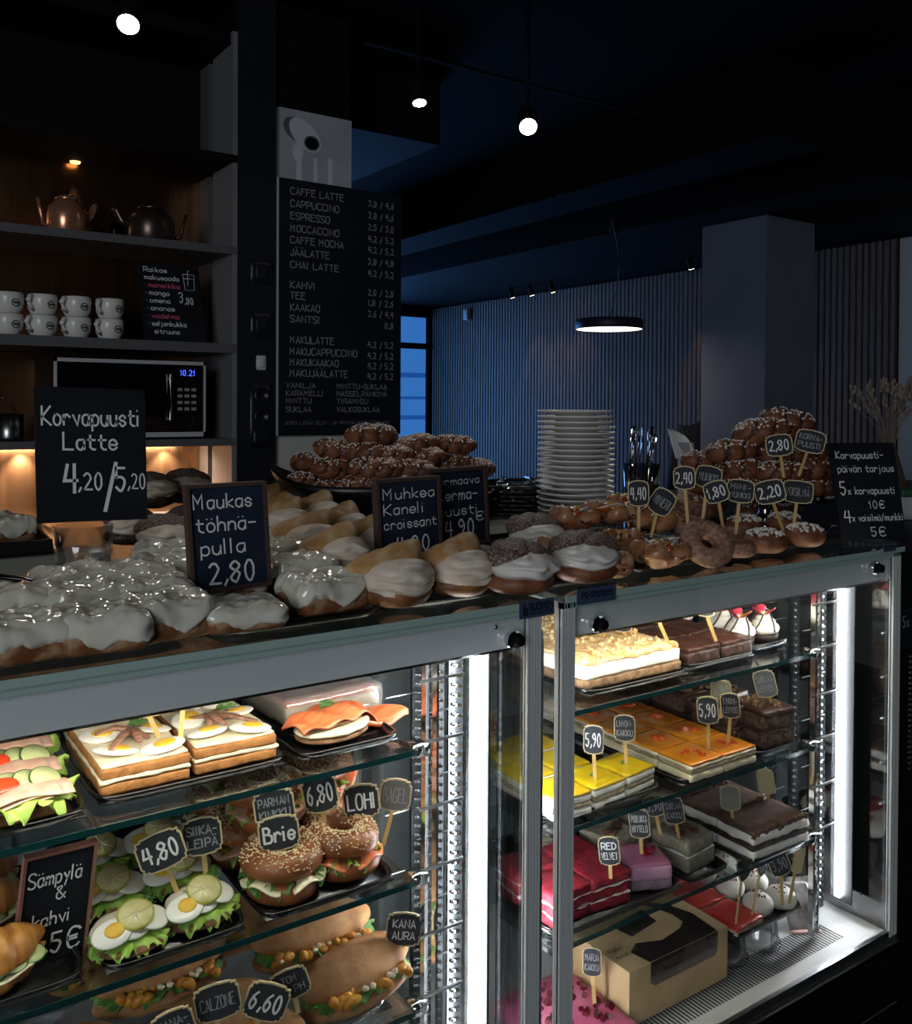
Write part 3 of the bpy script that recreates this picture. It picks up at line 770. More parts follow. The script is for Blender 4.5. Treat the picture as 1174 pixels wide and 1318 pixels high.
# ============================================================ FOOD AND SIGN BUILDERS
m_dough = M('pastry_dough', '8c5a3a', .55, col2='6a3c26', nscale=28, bump=.3)
m_cinn = M('cinnamon_swirl', '4a2718', .6, col2='351a10', nscale=40)
m_pearl = M('pearl_sugar', 'e9e4dc', .7)
m_icing = M('white_icing', 'd6d2c0', .14, coat=.7, sss=.1, col2='e2decf', nscale=18, bump=.35, bscale=30)
m_bunside = M('bun_side', '7c4a2a', .55, col2='a98562', nscale=45, lo=.45, hi=.62, bump=.3)
m_cream = M('whipped_cream', 'e2ddd4', .5, sss=.1, bump=.15, bscale=60)
m_creampink = M('cinnamon_cream', 'd8c4ae', .55, col2='e0d2c2', nscale=35, bump=.2)
m_croi = M('croissant_crust', '8f5f34', .5, col2='6b4020', nscale=16, stretch=(4, 1, 1), bump=.25)
m_lid = M('sugared_lid', 'b07f45', .6, col2='cfb893', nscale=26, lo=.46, hi=.72, bump=.4)
m_darklid = M('sugared_dark_lid', '55372a', .6, col2='a89c95', nscale=330, lo=.45, hi=.66, bump=.5)
m_donut = M('sugared_doughnut', '8e5f44', .65, col2='a98878', nscale=120, lo=.4, hi=.6, bump=.35)
m_custard = M('custard', 'd49a2e', .25, coat=.4)
m_tray = M('tray_black', '0a0a0c', .22, spec=.6)
m_stick = M('stick_wood', 'cfae6d', .6, col2='c29e5c', nscale=30, stretch=(1, 1, .1))
m_plaque = M('plaque_edge', 'd0bd92', .6)
m_slate = M('plaque_slate', '24262a', .8, col2='2c2e33', nscale=40)
m_lettuce = M('lettuce', '7aa53a', .45, col2='a9c95c', nscale=22, sss=.1)
m_greens = M('salad_greens', '3f6b2c', .5, col2='5f8c3a', nscale=30)
m_dill = M('dill', '4d7a35', .6)
m_ham = M('ham', 'c99780', .4, col2='d8b29e', nscale=25)
m_cheese = M('cheese', 'e8dfb8', .45)
m_bread = M('brown_bread', '94602f', .75, col2='a8733c', nscale=55, bump=.5, bscale=120)
m_breaddk = M('rye_bread', '6b4a2e', .8, col2='8a6844', nscale=70, bump=.5, bscale=130)
m_mayo = M('mayo', 'e2d6b6', .35, bump=.1)
m_eggw = M('egg_white', 'f0ece2', .25, sss=.1)
m_yolk = M('egg_yolk', 'e0a92c', .5, col2='ecc24e', nscale=50)
m_anch = M('anchovy', '79523f', .3, col2='9c7460', nscale=30, stretch=(1, 5, 5))
m_tomato = M('tomato', 'cf4522', .25)
m_cuke = M('cucumber_flesh', 'c5cf92', .35); m_cukeskin = M('cucumber_skin', '37592c', .4)
m_salmon = M('salmon', 'd8673a', .3, col2='e58a58', nscale=26, stretch=(1, 4, 1), coat=.3)
m_fish = M('white_fish', 'd9cdbb', .35, col2='b7a892', nscale=30)
m_lime = M('lime_flesh', 'e4dca8', .3, col2='d8cc88', nscale=60); m_limeskin = M('lime_skin', 'b3ae48', .4)
m_bagel = M('bagel_crust', '96582f', .4, col2='7a4424', nscale=18, bump=.15)
m_seed = M('sesame', 'e6d2a8', .6)
m_ciab = M('roll_crust', 'b48556', .75, col2='99683c', nscale=30, bump=.6, bscale=50)
m_chick = M('curry_chicken', 'd1942e', .5, col2='b87420', nscale=60, bump=.4)
m_choc = M('chocolate_glaze', '4a2c20', .35, col2='3c2219', nscale=10)
m_chocdk = M('chocolate_cake', '33201a', .5, col2='5a4238', nscale=70, lo=.45, hi=.7, bump=.8, bscale=90)
m_film = thin_glass('cling_film', (.93, .95, .95, 1), .5, .10, .16, (.8, .82, .82, 1))

def sugar(mb, n, fn, size=.0032, mi=0):
    for _ in range(n):
        p_ = fn(); s_ = size*random.uniform(.6, 1.25)
        mb.rbox(s_, s_, s_, 0, (1, 1, 1), mi, T=Matrix.Translation(p_) @ Matrix.Rotation(random.uniform(0, 3), 4, Vector((random.random(), random.random(), 1)).normalized()), smooth=False)
    return mb
def top_pt(fn, zlo=.35):
    def f():
        while True:
            d = Vector((random.gauss(0, 1), random.gauss(0, 1), random.gauss(0, 1))).normalized()
            if d.z > zlo: return fn(d)
    return f
def stuff(o): o['kind'] = 'stuff'; return o
# ---- pastry
def korvapuusti(seed, cat='cinnamon bun'):
    def mk():
        o_ = seed*7.3
        def fn(d_):
            d = Vector(d_); x = d.x/.062
            a = math.atan2(d.z, d.y)
            gr = abs(math.sin(a*1.0+x*5.2+.5*math.sin(a*2+seed)+seed))
            f = 1-.24*(1-gr)**3+.06*nz(d, 40, o_)
            pin = 1-.10*math.exp(-(x/.28)**2)*(1 if d.z > 0 else .2)
            return Vector((d.x*(1+.06*nz(d, 20, o_)), d.y*f*pin, d.z*f*pin+.026))
        def mi(p):
            d = p-Vector((0, 0, .026)); a = math.atan2(d.z, d.y); return 1 if abs(math.sin(a*1.0+d.x/.062*5.2+.5*math.sin(a*2+seed)+seed)) < .30 else 0
        t_ = thing('cinnamon_bun', '', cat)
        MB().blob(.064, .046, .031, 64, 30, mi, fn).build('dough', [m_dough, m_cinn], t_)
        g = top_pt(lambda d: fn(Vector((d.x*.062, d.y*.0465, d.z*.031))), .3)
        stuff(sugar(MB(), 130, g, .0032).build('pearl_sugar', m_pearl, t_)); return t_
    return mk
def frosted_bun(seed, sx=.112, sy=.090, h=.052):
    def mk():
        o_ = seed*3.7
        t_ = thing('frosted_bun', '', 'frosted bun')
        MB().rbox(sx*.95, sy*.95, h*.76, .014, (14, 12, 8), 0, lambda p: p+Vector((nz(p, 30, o_)*.004, nz(p, 30, o_+5)*.004, h*.38)), smooth=True).build('bun', m_bunside, t_)
        def fn(p):
            e = h*.5*(-.14+1.1*nz((p.x, p.y, 0), 24, o_)-.5*abs(nz((p.x, p.y, 0), 60, o_)))-.004
            q = Vector(p); w_ = max(0, min(1, (p.z-e)/.010)); w_ = w_*w_*(3-2*w_)
            k = .88+w_*(.14+.06*nz(p, 45, o_)); q.x *= k; q.y *= k
            u_ = max(0, min(1, p.z/(h*.45))); u_ = u_*u_*(3-2*u_)
            q.z += u_*(.003+.011*max(-.25, nz((p.x*1.3, p.y*.6, 0), 26, o_))+.009*abs(nz((p.x*.7, p.y*1.5, 0), 48, o_+4))+.003*nz((p.x, p.y, 0), 110, o_)-.02*abs(p.x)**1.3)
            return q+Vector((0, 0, h*.55))
        MB().rbox(sx, sy, h, .020, (34, 28, 18), 0, fn).build('icing', m_icing, t_)
        return t_
    return mk
def cream_bun(seed, kind):
    col = dict(croissant=('cream_croissant', 'cream croissant', m_croi, m_creampink, m_lid), kerma=('cream_bun', 'cream bun', m_dough, m_cream, m_darklid), choc=('chocolate_cream_bun', 'cream bun', m_chocdk, m_creampink, m_darklid))[kind]
    def mk():
        o_ = seed*5.1; bend = 13 if kind == 'croissant' else 2.5
        L = .060 if kind == 'croissant' else .056; W = .034 if kind == 'croissant' else .044
        def arc(p): return Vector((p.x, p.y+bend*p.x*p.x*.5, p.z))
        t_ = thing(col[0], '', col[1])
        MB().blob(L, W, .020, 28, 14, 0, lambda p: arc(p*(1+.06*nz(p, 30, o_)))+Vector((0, 0, .018))).build('base', col[2], t_)
        def cr(p):
            r_ = 1+.15*math.sin(p.z*380+p.x*40+5*nz(p, 30, o_)+seed)+.10*nz(p, 45, o_)
            return arc(Vector((p.x, p.y*r_, p.z)))+Vector((0, -.008, .040))
        MB().blob(L*.97, W*1.0, .030 if kind == 'croissant' else .023, 52, 30, 0, cr).build('cream', col[3], t_)
        tl = (Matrix.Translation((-.010, .010, .055)) @ Matrix.Rotation(R(-16), 4, 'Y') @ Matrix.Rotation(R(38), 4, 'X')) if kind == 'croissant' else Matrix.Translation((0, .004, .051)) @ Matrix.Rotation(R(20), 4, 'X')
        def ld(p):
            r_ = 1-.06*abs(math.sin(p.x*120+seed+p.y*40))**3+.06*nz(p, 30, o_)-.25*(abs(p.x)/L)**3
            if kind == 'kerma': r_ = 1-.12*(1-abs(math.sin(math.atan2(p.z, p.y)*1.5+p.x*90+seed)))**2+.06*nz(p, 40, o_)
            return arc(Vector((p.x, p.y*r_, p.z*r_)))
        MB().blob(L*1.0, W*1.02, .024, 44, 20, 0, ld, tl).build('lid', col[4], t_)
        if kind == 'kerma':
            g = top_pt(lambda d: tl @ ld(Vector((d.x*L*.96, d.y*W*.92, d.z*.018))), .4); stuff(sugar(MB(), 110, g, .0028).build('pearl_sugar', m_pearl, t_))
        return t_
    return mk
m_danish = M('danish_dough', '9c6440', .4, col2='c0906c', nscale=24, bump=.25, coat=.2)
m_strip = M('icing_strip', 'cfc8c0', .35)
def danish(seed):
    def mk():
        o_ = seed*9.7
        t_ = thing('danish_pastry', '', 'danish pastry')
        def fn(p):
            a = math.atan2(p.y, p.x); k = 1+.16*math.cos(4*a+.4)+.12*nz(p, 35, o_)
            r_ = math.hypot(p.x, p.y)/.055
            z_ = p.z*(1+.8*nz(p, 40, o_))+.022+(.012*math.sin(4*a+seed)*r_ if p.z > 0 else 0)-(.010*math.exp(-(r_/.4)**2) if p.z > 0 else 0)
            return Vector((p.x*k, p.y*k, max(0, z_)))
        MB().blob(.056, .05, .022, 40, 16, 0, fn).build('pastry', m_danish, t_)
        MB().blob(.029, .026, .010, 20, 10, 0, lambda p: p*(1+.25*nz(p, 60, o_))+Vector((.004, 0, .037))).build('custard_filling', m_custard, t_)
        MB().blob(.016, .011, .008, 14, 8, 0, lambda p: p*(1+.25*nz(p, 90, o_))+Vector((-.024, -.016, .036))).build('jam_filling', M('apricot_jam', 'b4561e', .15, coat=.6), t_)
        b_ = MB()
        for k in range(3):
            y0 = -.025+.022*k
            b_.tube([(-.04+.02*i, y0+.008*math.sin(i*2+seed+k), .046-.6*abs(-.04+.02*i)**1.25+.002*nz((i, k, 0), 3, o_)) for i in range(5)], .0032, 6, flat=.7)
        stuff(b_.build('icing_drizzle', m_strip, t_))
        stuff(sugar(MB(), 30, lambda: Vector((random.gauss(0, .022), random.gauss(0, .02), .042)), .005).build('crumble', m_bunside, t_))
        return t_
    return mk
def doughnut(Rr=.036, rr=.022):
    def mk():
        t_ = thing('doughnut', '', 'doughnut')
        MB().torus(Rr, rr, 34, 16, 0, lambda p: Vector((p.x*(1+.05*nz(p, 25)), p.y*(1+.05*nz(p, 25, 3)), p.z*.95+rr))).build('sugared_ring', m_donut, t_)
        return t_
    return mk
def butter_bun(seed):
    def mk():
        t_ = thing('butter_eye_bun', '', 'sugar bun')
        fn = lambda p: Vector((p.x*(1+.07*nz(p, 30, seed*3)), p.y*(1+.07*nz(p, 30, seed)), max(.0, p.z+.020)))
        MB().blob(.046, .042, .026, 28, 14, 0, fn).build('bun', m_dough, t_)
        stuff(sugar(MB(), 120, top_pt(lambda d: fn(Vector((d.x*.046, d.y*.042, d.z*.0265))), .55), .0042).build('pearl_sugar', m_pearl, t_)); return t_
    return mk
# ---- sandwich pieces (as parts)
def frill(mb, L, W, z, amp=.010, seed=0, mi=0, T=None, n=40):
    """curly leaf border round an oval L x W"""
    def fn(u, v):
        a = 2*math.pi*u; r_ = .45+.55*v
        wv = math.sin(a*11+seed)*amp*v*v+.7*amp*math.sin(a*27+seed*2)*v**3
        k = r_*(1+.05*math.sin(a*7+seed)*v+.05*math.sin(a*31+seed)*v**3)
        return Vector((L*k*math.cos(a), W*k*math.sin(a), z+wv-.010*v*v))
    mb.sheet(n*4, 7, fn, .0008, mi, T); return mb
def dill(mb, x, y, z, n=9, s=.022, mi=0, seed=0):
    rnd = random.Random(seed+int(x*9999))
    for k in range(n):
        a = rnd.uniform(-.9, .9); l = s*rnd.uniform(.5, 1); p0 = Vector((x, y, z)); p1 = p0+Vector((l*math.cos(a), l*math.sin(a), .002+rnd.uniform(0, .005)))
        mb.tube([p0, (p0+p1)/2+Vector((0, 0, .003)), p1], .0006, 4, mi)
        for j in range(4):
            b_ = p0.lerp(p1, .3+.2*j); c_ = a+(1 if j % 2 else -1)*.8
            mb.tube([b_, b_+Vector((.35*l*math.cos(c_), .35*l*math.sin(c_), .002))], .0005, 4, mi)
    return mb
def eggslice(t_, x, y, z, rx=0, ry=0, s=1.0, rz=0, yolk=True):
    e = MB().blob(.026*s, .021*s, .004, 22, 8, 0, None, Tm(x, y, z, rx, ry, rz)).build('egg_slice', m_eggw, t_)
    if yolk: MB().blob(.013*s, .011*s, .0025, 16, 8, 0, None, Tm(x, y, z, rx, ry, rz) @ Matrix.Translation((.003, 0, .0034))).build('yolk', m_yolk, e)
    return e
def cuke(t_, x, y, z, r_=.02, rx=0, ry=0, rz=0):
    T = Tm(x, y, z, rx, ry, rz)
    c_ = MB().lathe([(0, .0016), (r_*.93, .0016), (r_*.93, -.0016), (0, -.0016)], 22, T=T).build('cucumber_slice', m_cuke, t_)
    MB().lathe([(r_*.93, .0017), (r_, .0012), (r_, -.0012), (r_*.93, -.0017)], 22, T=T).build('cucumber_skin', m_cukeskin, c_)
def lime(t_, x, y, z, r_=.024, rx=0, ry=0, rz=0, half=False):
    T = Tm(x, y, z, rx, ry, rz); P = [(0, -.0018), (r_*.9, -.0018), (r_*.9, .0018), (0, .0018)]
    c_ = MB().lathe([(0, .0018), (r_*.9, .0018), (r_*.9, -.0018), (0, -.0018)], 24, T=T).build('lime_slice', m_lime, t_)
    MB().lathe([(r_*.9, .002), (r_, .0014), (r_, -.0014), (r_*.9, -.002)], 24, T=T).build('lime_peel', m_limeskin, c_)
    b_ = MB()
    for k in range(8): b_.tube([(0, 0, .002), (r_*.85*math.cos(k*.785), r_*.85*math.sin(k*.785), .002)], .0006, 4, T=T)
    b_.build('lime_pith', m_mayo, c_)
def slab(sx, sy, sz, z0, b=.004, seed=0, amp=.0012, n=(14, 14, 4), cx=0, cy=0):
    return MB().rbox(sx, sy, sz, b, n, 0, lambda p: p+Vector((cx+amp*nz(p, 60, seed), cy+amp*nz(p, 60, seed+9), z0+sz/2+amp*nz(p, 50, seed+4))))
def egg_sandwich(label, x0, x1, y0, y1, seed):
    sx, sy = x1-x0, y1-y0
    t_ = thing('egg_sandwich', label, 'sandwich', ((x0+x1)/2, (y0+y1)/2, SHZ[0]+.008))
    slab(sx, sy, .015, .0, .003, seed).build('bread_slice', m_bread, t_)
    slab(sx*1.02, sy*1.01, .007, .0145, .003, seed+3, .003).build('filling', m_mayo, t_)
    slab(sx, sy, .014, .0205, .003, seed+6).build('bread_slice', m_bread, t_)
    slab(sx*.97, sy*.97, .0045, .0335, .002, seed+1, .0016).build('spread', m_mayo, t_)
    for k, (fx, fy, r_) in enumerate(((-.25, -.30, .3), (.24, -.38, 0), (-.28, .02, .8), (.28, -.02, .4), (-.2, .32, .2), (.22, .34, 1))):
        eggslice(t_, sx*fx, sy*fy, .0425, R(6*((k % 3)-1)), R(7*((k+seed) % 3-1)), 1.18, r_*(1 if seed % 2 else -1), True)
    for k, P in enumerate(([(-.36, .08), (-.12, .10), (.08, .04), (.16, -.12)], [(-.34, -.26), (-.12, -.08), (.06, .06), (.34, .1)], [(.02, -.2), (.06, -.04), (.1, .1)], [(-.1, .36), (.1, .3), (.3, .34)])):
        sg = -1 if (seed % 2) else 1
        MB().tube([(sx*x*sg, sy*(y-.10), .0475+.003*math.sin(i*1.7)) for i, (x, y) in enumerate(P)], lambda u: .0075*(1-.5*abs(2*u-1)**2), 8, flat=.5).build('anchovy_fillet', m_anch, t_)
    stuff(dill(MB(), .0, -sy*.06, .054, 16, .028, seed=seed).build('dill_sprig', m_dill, t_))
    return t_
def salad_sandwich(label, x, y, z, seed, turn=0):
    t_ = thing('ham_salad_sandwich', label, 'sandwich', (x, y, z), turn)
    slab(.15, .062, .018, 0, .006, seed).build('bread_base', m_ciab, t_)
    stuff(frill(MB(), .092, .050, .027, .010, seed).build('lettuce_leaf', m_lettuce, t_))
    for k in range(3):
        def fn(u, v, k=k):
            xx = -.07+.14*u; return Vector((xx+.012*(k-1), -.036+.052*v+.003*math.sin(u*9+k), .024+.003*k+.006*math.sin(v*3.1)+.003*math.sin(u*7+k*2)))
        MB().sheet(20, 8, fn, .0016, 0).build('ham_slice', m_ham, t_)
    for k in range(3): cuke(t_, .058-.020*k, .000, .036+.001*k, .020, R(30), R(10), R(8))
    for k in range(2):
        MB().blob(.024, .013, .0055, 18, 8, 0, None, Tm(.004-.028*k, -.008, .041, R(34), 0, R(12))).build('tomato_wedge', m_tomato, t_)
    return t_
def salmon_sandwich(label, x, y, z, turn):
    t_ = thing('salmon_sandwich', label, 'sandwich', (x, y, z), turn)
    MB().blob(.062, .045, .009, 30, 8, 0, lambda p: p+Vector((.004, -.008, .008))).build('bread_base', m_breaddk, t_)
    MB().blob(.064, .046, .009, 30, 10, 0, lambda p: p*(1+.08*nz(p, 50))+Vector((.004, -.008, .017))).build('cream_cheese', m_mayo, t_)
    MB().blob(.062, .042, .007, 30, 8, 0, lambda p: p+Vector((0, 0, .028))).build('bread_slice', m_breaddk, t_)
    def fn(u, v):
        xx = -.066+.135*u; yy = -.042+.08*v
        return Vector((xx, yy*(1-.35*(2*u-1)**2), .039-.010*(2*v-1)**2*.6-.008*(2*u-1)**4+.0035*math.sin(u*17+v*5)))
    MB().sheet(34, 14, fn, .003).build('salmon_slice', m_salmon, t_)
    MB().sheet(14, 10, lambda u, v: Vector((.045+.035*u, -.03+.05*v, .034-.028*u*u+.004*math.sin(v*9))), .003).build('salmon_fold', m_salmon, t_)
    stuff(dill(MB(), -.01, .004, .043, 12, .03, seed=4).build('dill_sprig', m_dill, t_)); return t_
def fish_bread(seed):
    def mk():
        t_ = thing('whitefish_open_sandwich', '', 'sandwich')
        MB().blob(.052, .042, .009, 28, 8, 0, lambda p: p*(1+.05*nz(p, 60, seed))+Vector((0, 0, .009))).build('rye_bread', m_breaddk, t_)
        stuff(frill(MB(), .053, .044, .020, .006, seed+2, n=30).build('lettuce_leaf', m_lettuce, t_))
        MB().blob(.046, .034, .010, 26, 10, 0, lambda p: p*(1+.16*nz(p, 40, seed))+Vector((-.002, .008, .026))).build('fish_fillet', m_fish, t_)
        for k in range(3): eggslice(t_, -.028+.027*k, -.014+.003*k, .031, R(24), R(-8+6*k), 1.0, R(20*k), k < 2)
        lime(t_, .004, -.006, .041, .0235, R(22), R(-6), 0)
        stuff(dill(MB(), .016, .012, .040, 10, .026, seed=seed).build('dill_sprig', m_dill, t_)); return t_
    return mk
def bagel(seed, fill):
    def mk():
        t_ = thing('bagel_sandwich', '', 'bagel'); o_ = seed*4.4
        MB().torus(.037, .0205, 36, 14, 0, lambda p: Vector((p.x*(1+.05*nz(p, 20, o_)), p.y*(1+.05*nz(p, 20, o_)), max(-.016, p.z*.85)+.016))).build('bagel_bottom', m_bagel, t_)
        stuff(frill(MB(), .060, .056, .034, .007, seed, n=32).build('lettuce_leaf', m_lettuce if seed % 2 else m_greens, t_))
        b_ = MB()
        for k in range(4):
            a = seed+k*1.6
            b_.sheet(12, 6, lambda u, v, a=a: Vector(((.028+.034*v)*math.cos(a+(u-.5)*1.3), (.028+.034*v)*math.sin(a+(u-.5)*1.3), .034+.005*math.sin(u*8+a)-.006*v*v)), .002)
        b_.build('filling', fill, t_)
        tl = Tm(0, .003, .050, R(5))
        fn = lambda p: Vector((p.x*(1+.06*nz(p, 20, o_+3)), p.y*(1+.06*nz(p, 20, o_+3)), max(-.010, p.z)))
        top = MB().torus(.0375, .0215, 40, 16, 0, fn, tl).build('bagel_top', m_bagel, t_)
        b_ = MB()
        for _ in range(700):
            a, c_ = random.uniform(0, 6.283), random.gauss(1.4, .62)
            p_ = tl @ fn(Vector(((.0375+.0218*math.cos(c_))*math.cos(a), (.0375+.0218*math.cos(c_))*math.sin(a), .0218*math.sin(c_))))
            b_.blob(.0019, .0012, .0008, 5, 4, 0, None, Matrix.Translation(p_) @ Matrix.Rotation(random.uniform(0, 3), 4, 'Z') @ Matrix.Rotation(random.uniform(-.7, .7), 4, 'X'))
        stuff(b_.build('sesame_seeds', m_seed, top)); return t_
    return mk
def croissant_sandwich(seed):
    def mk():
        t_ = thing('croissant_sandwich', '', 'croissant'); o_ = seed*2.2
        def mkfn(z0, top):
            def fn(p):
                x = p.x/.072; tap = (1-.55*abs(x)**1.6)
                seg = 1-.16*abs(math.sin(x*6.0+.4))**6+.05*nz(p, 60, o_)
                return Vector((p.x, p.y*tap*seg+.9*x*x*.030, (p.z*tap*seg)*(1 if (p.z > 0) == top else .25)+z0))
            return fn
        MB().blob(.072, .038, .026, 56, 20, 0, mkfn(.022, False)).build('croissant_bottom', m_croi2, t_)
        MB().sheet(24, 8, lambda u, v: Vector((-.058+.116*u, -.040+.05*v+.03*(2*u-1)**2, .027+.002*math.sin(u*11))), .002).build('cheese_slice', m_cheese, t_)
        for k in range(4): cuke(t_, -.035+.024*k, -.022+.006*abs(k-1.5), .031, .017, R(14), 0, 0)
        MB().blob(.070, .039, .036, 60, 22, 0, mkfn(.036, True)).build('croissant_top', m_croi2, t_)
        return t_
    return mk
m_croi2 = M('croissant_golden', 'cf8f45', .42, col2='a8642a', nscale=20, stretch=(3, 1, 1), bump=.3, bscale=70)
def long_roll(seed):
    def mk():
        t_ = thing('ciabatta_sandwich', '', 'sandwich'); o_ = seed*6.1
        def sq(p): return math.copysign(abs(p)**.8, p)
        f0 = lambda p: Vector((p.x*(1+.03*nz(p, 15, o_)), p.y*(1+.05*nz(p, 18, o_)), max(-.014, p.z*(1+.1*nz(p, 25, o_)))+.014))
        MB().blob(.098, .042, .020, 40, 16, 0, f0).build('roll_bottom', m_ciab, t_)
        tl = Tm(0, .008, .044, R(12))
        MB().blob(.100, .042, .029, 44, 18, 0, lambda p: Vector((p.x*(1+.03*nz(p, 15, o_+2)), p.y*(1+.04*nz(p, 18, o_)), max(-.010, p.z*(1+.12*nz(p, 22, o_+5))))), tl).build('roll_top', m_ciab, t_)
        b_ = MB()
        for k in range(26):
            b_.blob(.012, .008, .007, 9, 6, 0, lambda p: p*(1+.3*nz(p, 120, k)), Tm(random.uniform(-.075, .075), random.uniform(-.040, -.016), .030+random.uniform(-.003, .005), random.random(), random.random(), random.random()*3))
        stuff(b_.build('chicken_filling', m_chick, t_))
        stuff(frill(MB(), .094, .043, .035, .006, seed, n=44).build('salad_leaves', m_greens, t_))
        b_ = MB()
        for k in range(7): b_.blob(.007, .005, .004, 8, 5, 0, lambda p: p*(1+.4*nz(p, 200, k)), Tm(random.uniform(-.07, .07), random.uniform(-.038, -.028), random.uniform(.030, .038), random.random(), random.random(), random.random()*3))
        stuff(b_.build('cheese_cubes', m_mayo, t_)); return t_
    return mk
# ---- trays, cakes
def tray(label, x0, x1, y0, y1, z, h=.012, name='serving_tray', group=None, mat=None):
    t_ = thing(name, label, 'tray', ((x0+x1)/2, (y0+y1)/2, z), group=group)
    sx, sy = (x1-x0)/2, (y1-y0)/2
    b_ = MB(); b_.rbox(2*sx-.012, 2*sy-.012, .004, .002, (2, 2, 2), T=Tm(0, 0, .0025))
    b_.build('tray_floor', mat or m_tray, t_)
    b_ = MB(); n = 28; vs = []; fs = []
    def ring(k, ex, z_):
        out = []
        for i in range(n*4):
            a = 2*math.pi*(i+.5)/(n*4); c_, s_ = math.cos(a), math.sin(a)
            q = 10; r_ = (abs(c_)**q+abs(s_)**q)**(-1/q)
            out.append(((sx+ex)*c_*r_, (sy+ex)*s_*r_, z_))
        return out
    for k, (ex, z_) in enumerate(((-.010, .0), (-.004, h), (.0, h), (.0, h-.003), (-.006, .0))): vs += ring(k, ex, z_)
    N = n*4
    for k in range(4):
        for i in range(N): fs.append((k*N+i, k*N+(i+1) % N, (k+1)*N+(i+1) % N, (k+1)*N+i))
    b_.add(vs, fs).build('tray_rim', mat or m_tray, t_)
    return t_
def cake(name, label, x, y, z, sx, sy, layers, turn=0, group=None, seed=0, cat='cake', b=.003, mk=False):
    t_ = thing(name, label, cat, (x, y, z), turn, group); z0 = 0
    for i, (nm, h, mt, ex, am) in enumerate(layers):
        slab(sx+ex, sy+ex, h, z0, min(b, h*.4), seed+i, am, (12, 12, 4)).build(nm, mt, t_); z0 += h*.97
    return t_, z0
# ---- signs
def plaque_poly(w, h):
    c_ = min(w, h)*.10; P = []
    for sx, sy in ((1, 1), (-1, 1), (-1, -1), (1, -1)):
        k = [(w/2, h/2-2.0*c_), (w/2-.55*c_, h/2-1.6*c_), (w/2-.5*c_, h/2-.5*c_), (w/2-1.6*c_, h/2-.55*c_), (w/2-2.0*c_, h/2)]
        k = [(x*sx, y*sy) for x, y in k]
        if sx*sy < 0: k.reverse()
        P += k
        if sx*sy > 0: P.append((0, (h/2+.4*c_)*sy))
    return P
def face(p, extra=0.0):
    d = Vector(p)-CAMP; return -math.atan2(d.x, d.y)+extra
def stick_sign(label, lines, u, v, y, wpx, hpx, roll, foot, turn=0.0, faded=False, group=None, z_foot=None, slate=None, pen=.15, back=False):
    """small plaque on a stick: u,v plaque centre in the photo, y its depth, foot = where the stick ends"""
    f = pz(foot[0], foot[1], z_foot) if z_foot else py(foot[0], foot[1], y)
    y = f.y; q = py(u, v, y); k = dep(q)/FOC; w, h = wpx*k, hpx*k
    t_ = thing('price_sign', label, 'price sign', f, face(q, R(turn)), group)
    inv = (Matrix.Translation(f) @ Matrix.Rotation(face(q, R(turn)), 4, 'Z')).inverted()
    c_ = inv @ q; T = Matrix.Translation(c_) @ Matrix.Rotation(R(roll), 4, 'Y')
    pl_ = MB().prism(plaque_poly(w, h), -.0012, .0016, 0, T).build('plaque', m_plaque, t_)
    i_ = min(w, h)*.038
    fm = slate or (m_plaque if back else m_slate)
    MB().prism(plaque_poly(w-2.4*i_, h-2.4*i_), -.0018, -.0011, 0, T).build('slate_face', fm, pl_)
    n = len(lines)
    if n:
        b_ = MB(); lh = h*((.46 if len(lines[0]) < 6 else .34) if n == 1 else .23)
        for i, s_ in enumerate(lines):
            ww = min(w*.74, len(s_)*lh*.74)
            letter(b_, s_, 0, (-lh*.5 if n == 1 else (h*.07 if i == 0 else -h*.29)), lh, -.0022, w=ww, align='c', T=T, pen=pen if n == 1 else pen*1.1)
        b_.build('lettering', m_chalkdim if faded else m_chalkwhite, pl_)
    top = T @ Vector((0, .002, -h*.30)); d = (Vector((0, 0, 0))-top)
    ax = d.normalized(); sd = ax.cross(Vector((0, 1, 0))).normalized(); hw = .0032
    P = [top+sd*hw, top-sd*hw, -sd*hw, sd*hw]
    vs = [p_+Vector((0, .0025, 0)) for p_ in P]+[p_+Vector((0, .0045, 0)) for p_ in P]
    MB().add(vs, [(0,1,2,3),(7,6,5,4),(0,4,5,1),(1,5,6,2),(2,6,7,3),(3,7,4,0)], 0, False).build('stick', m_stick, t_)
    return t_
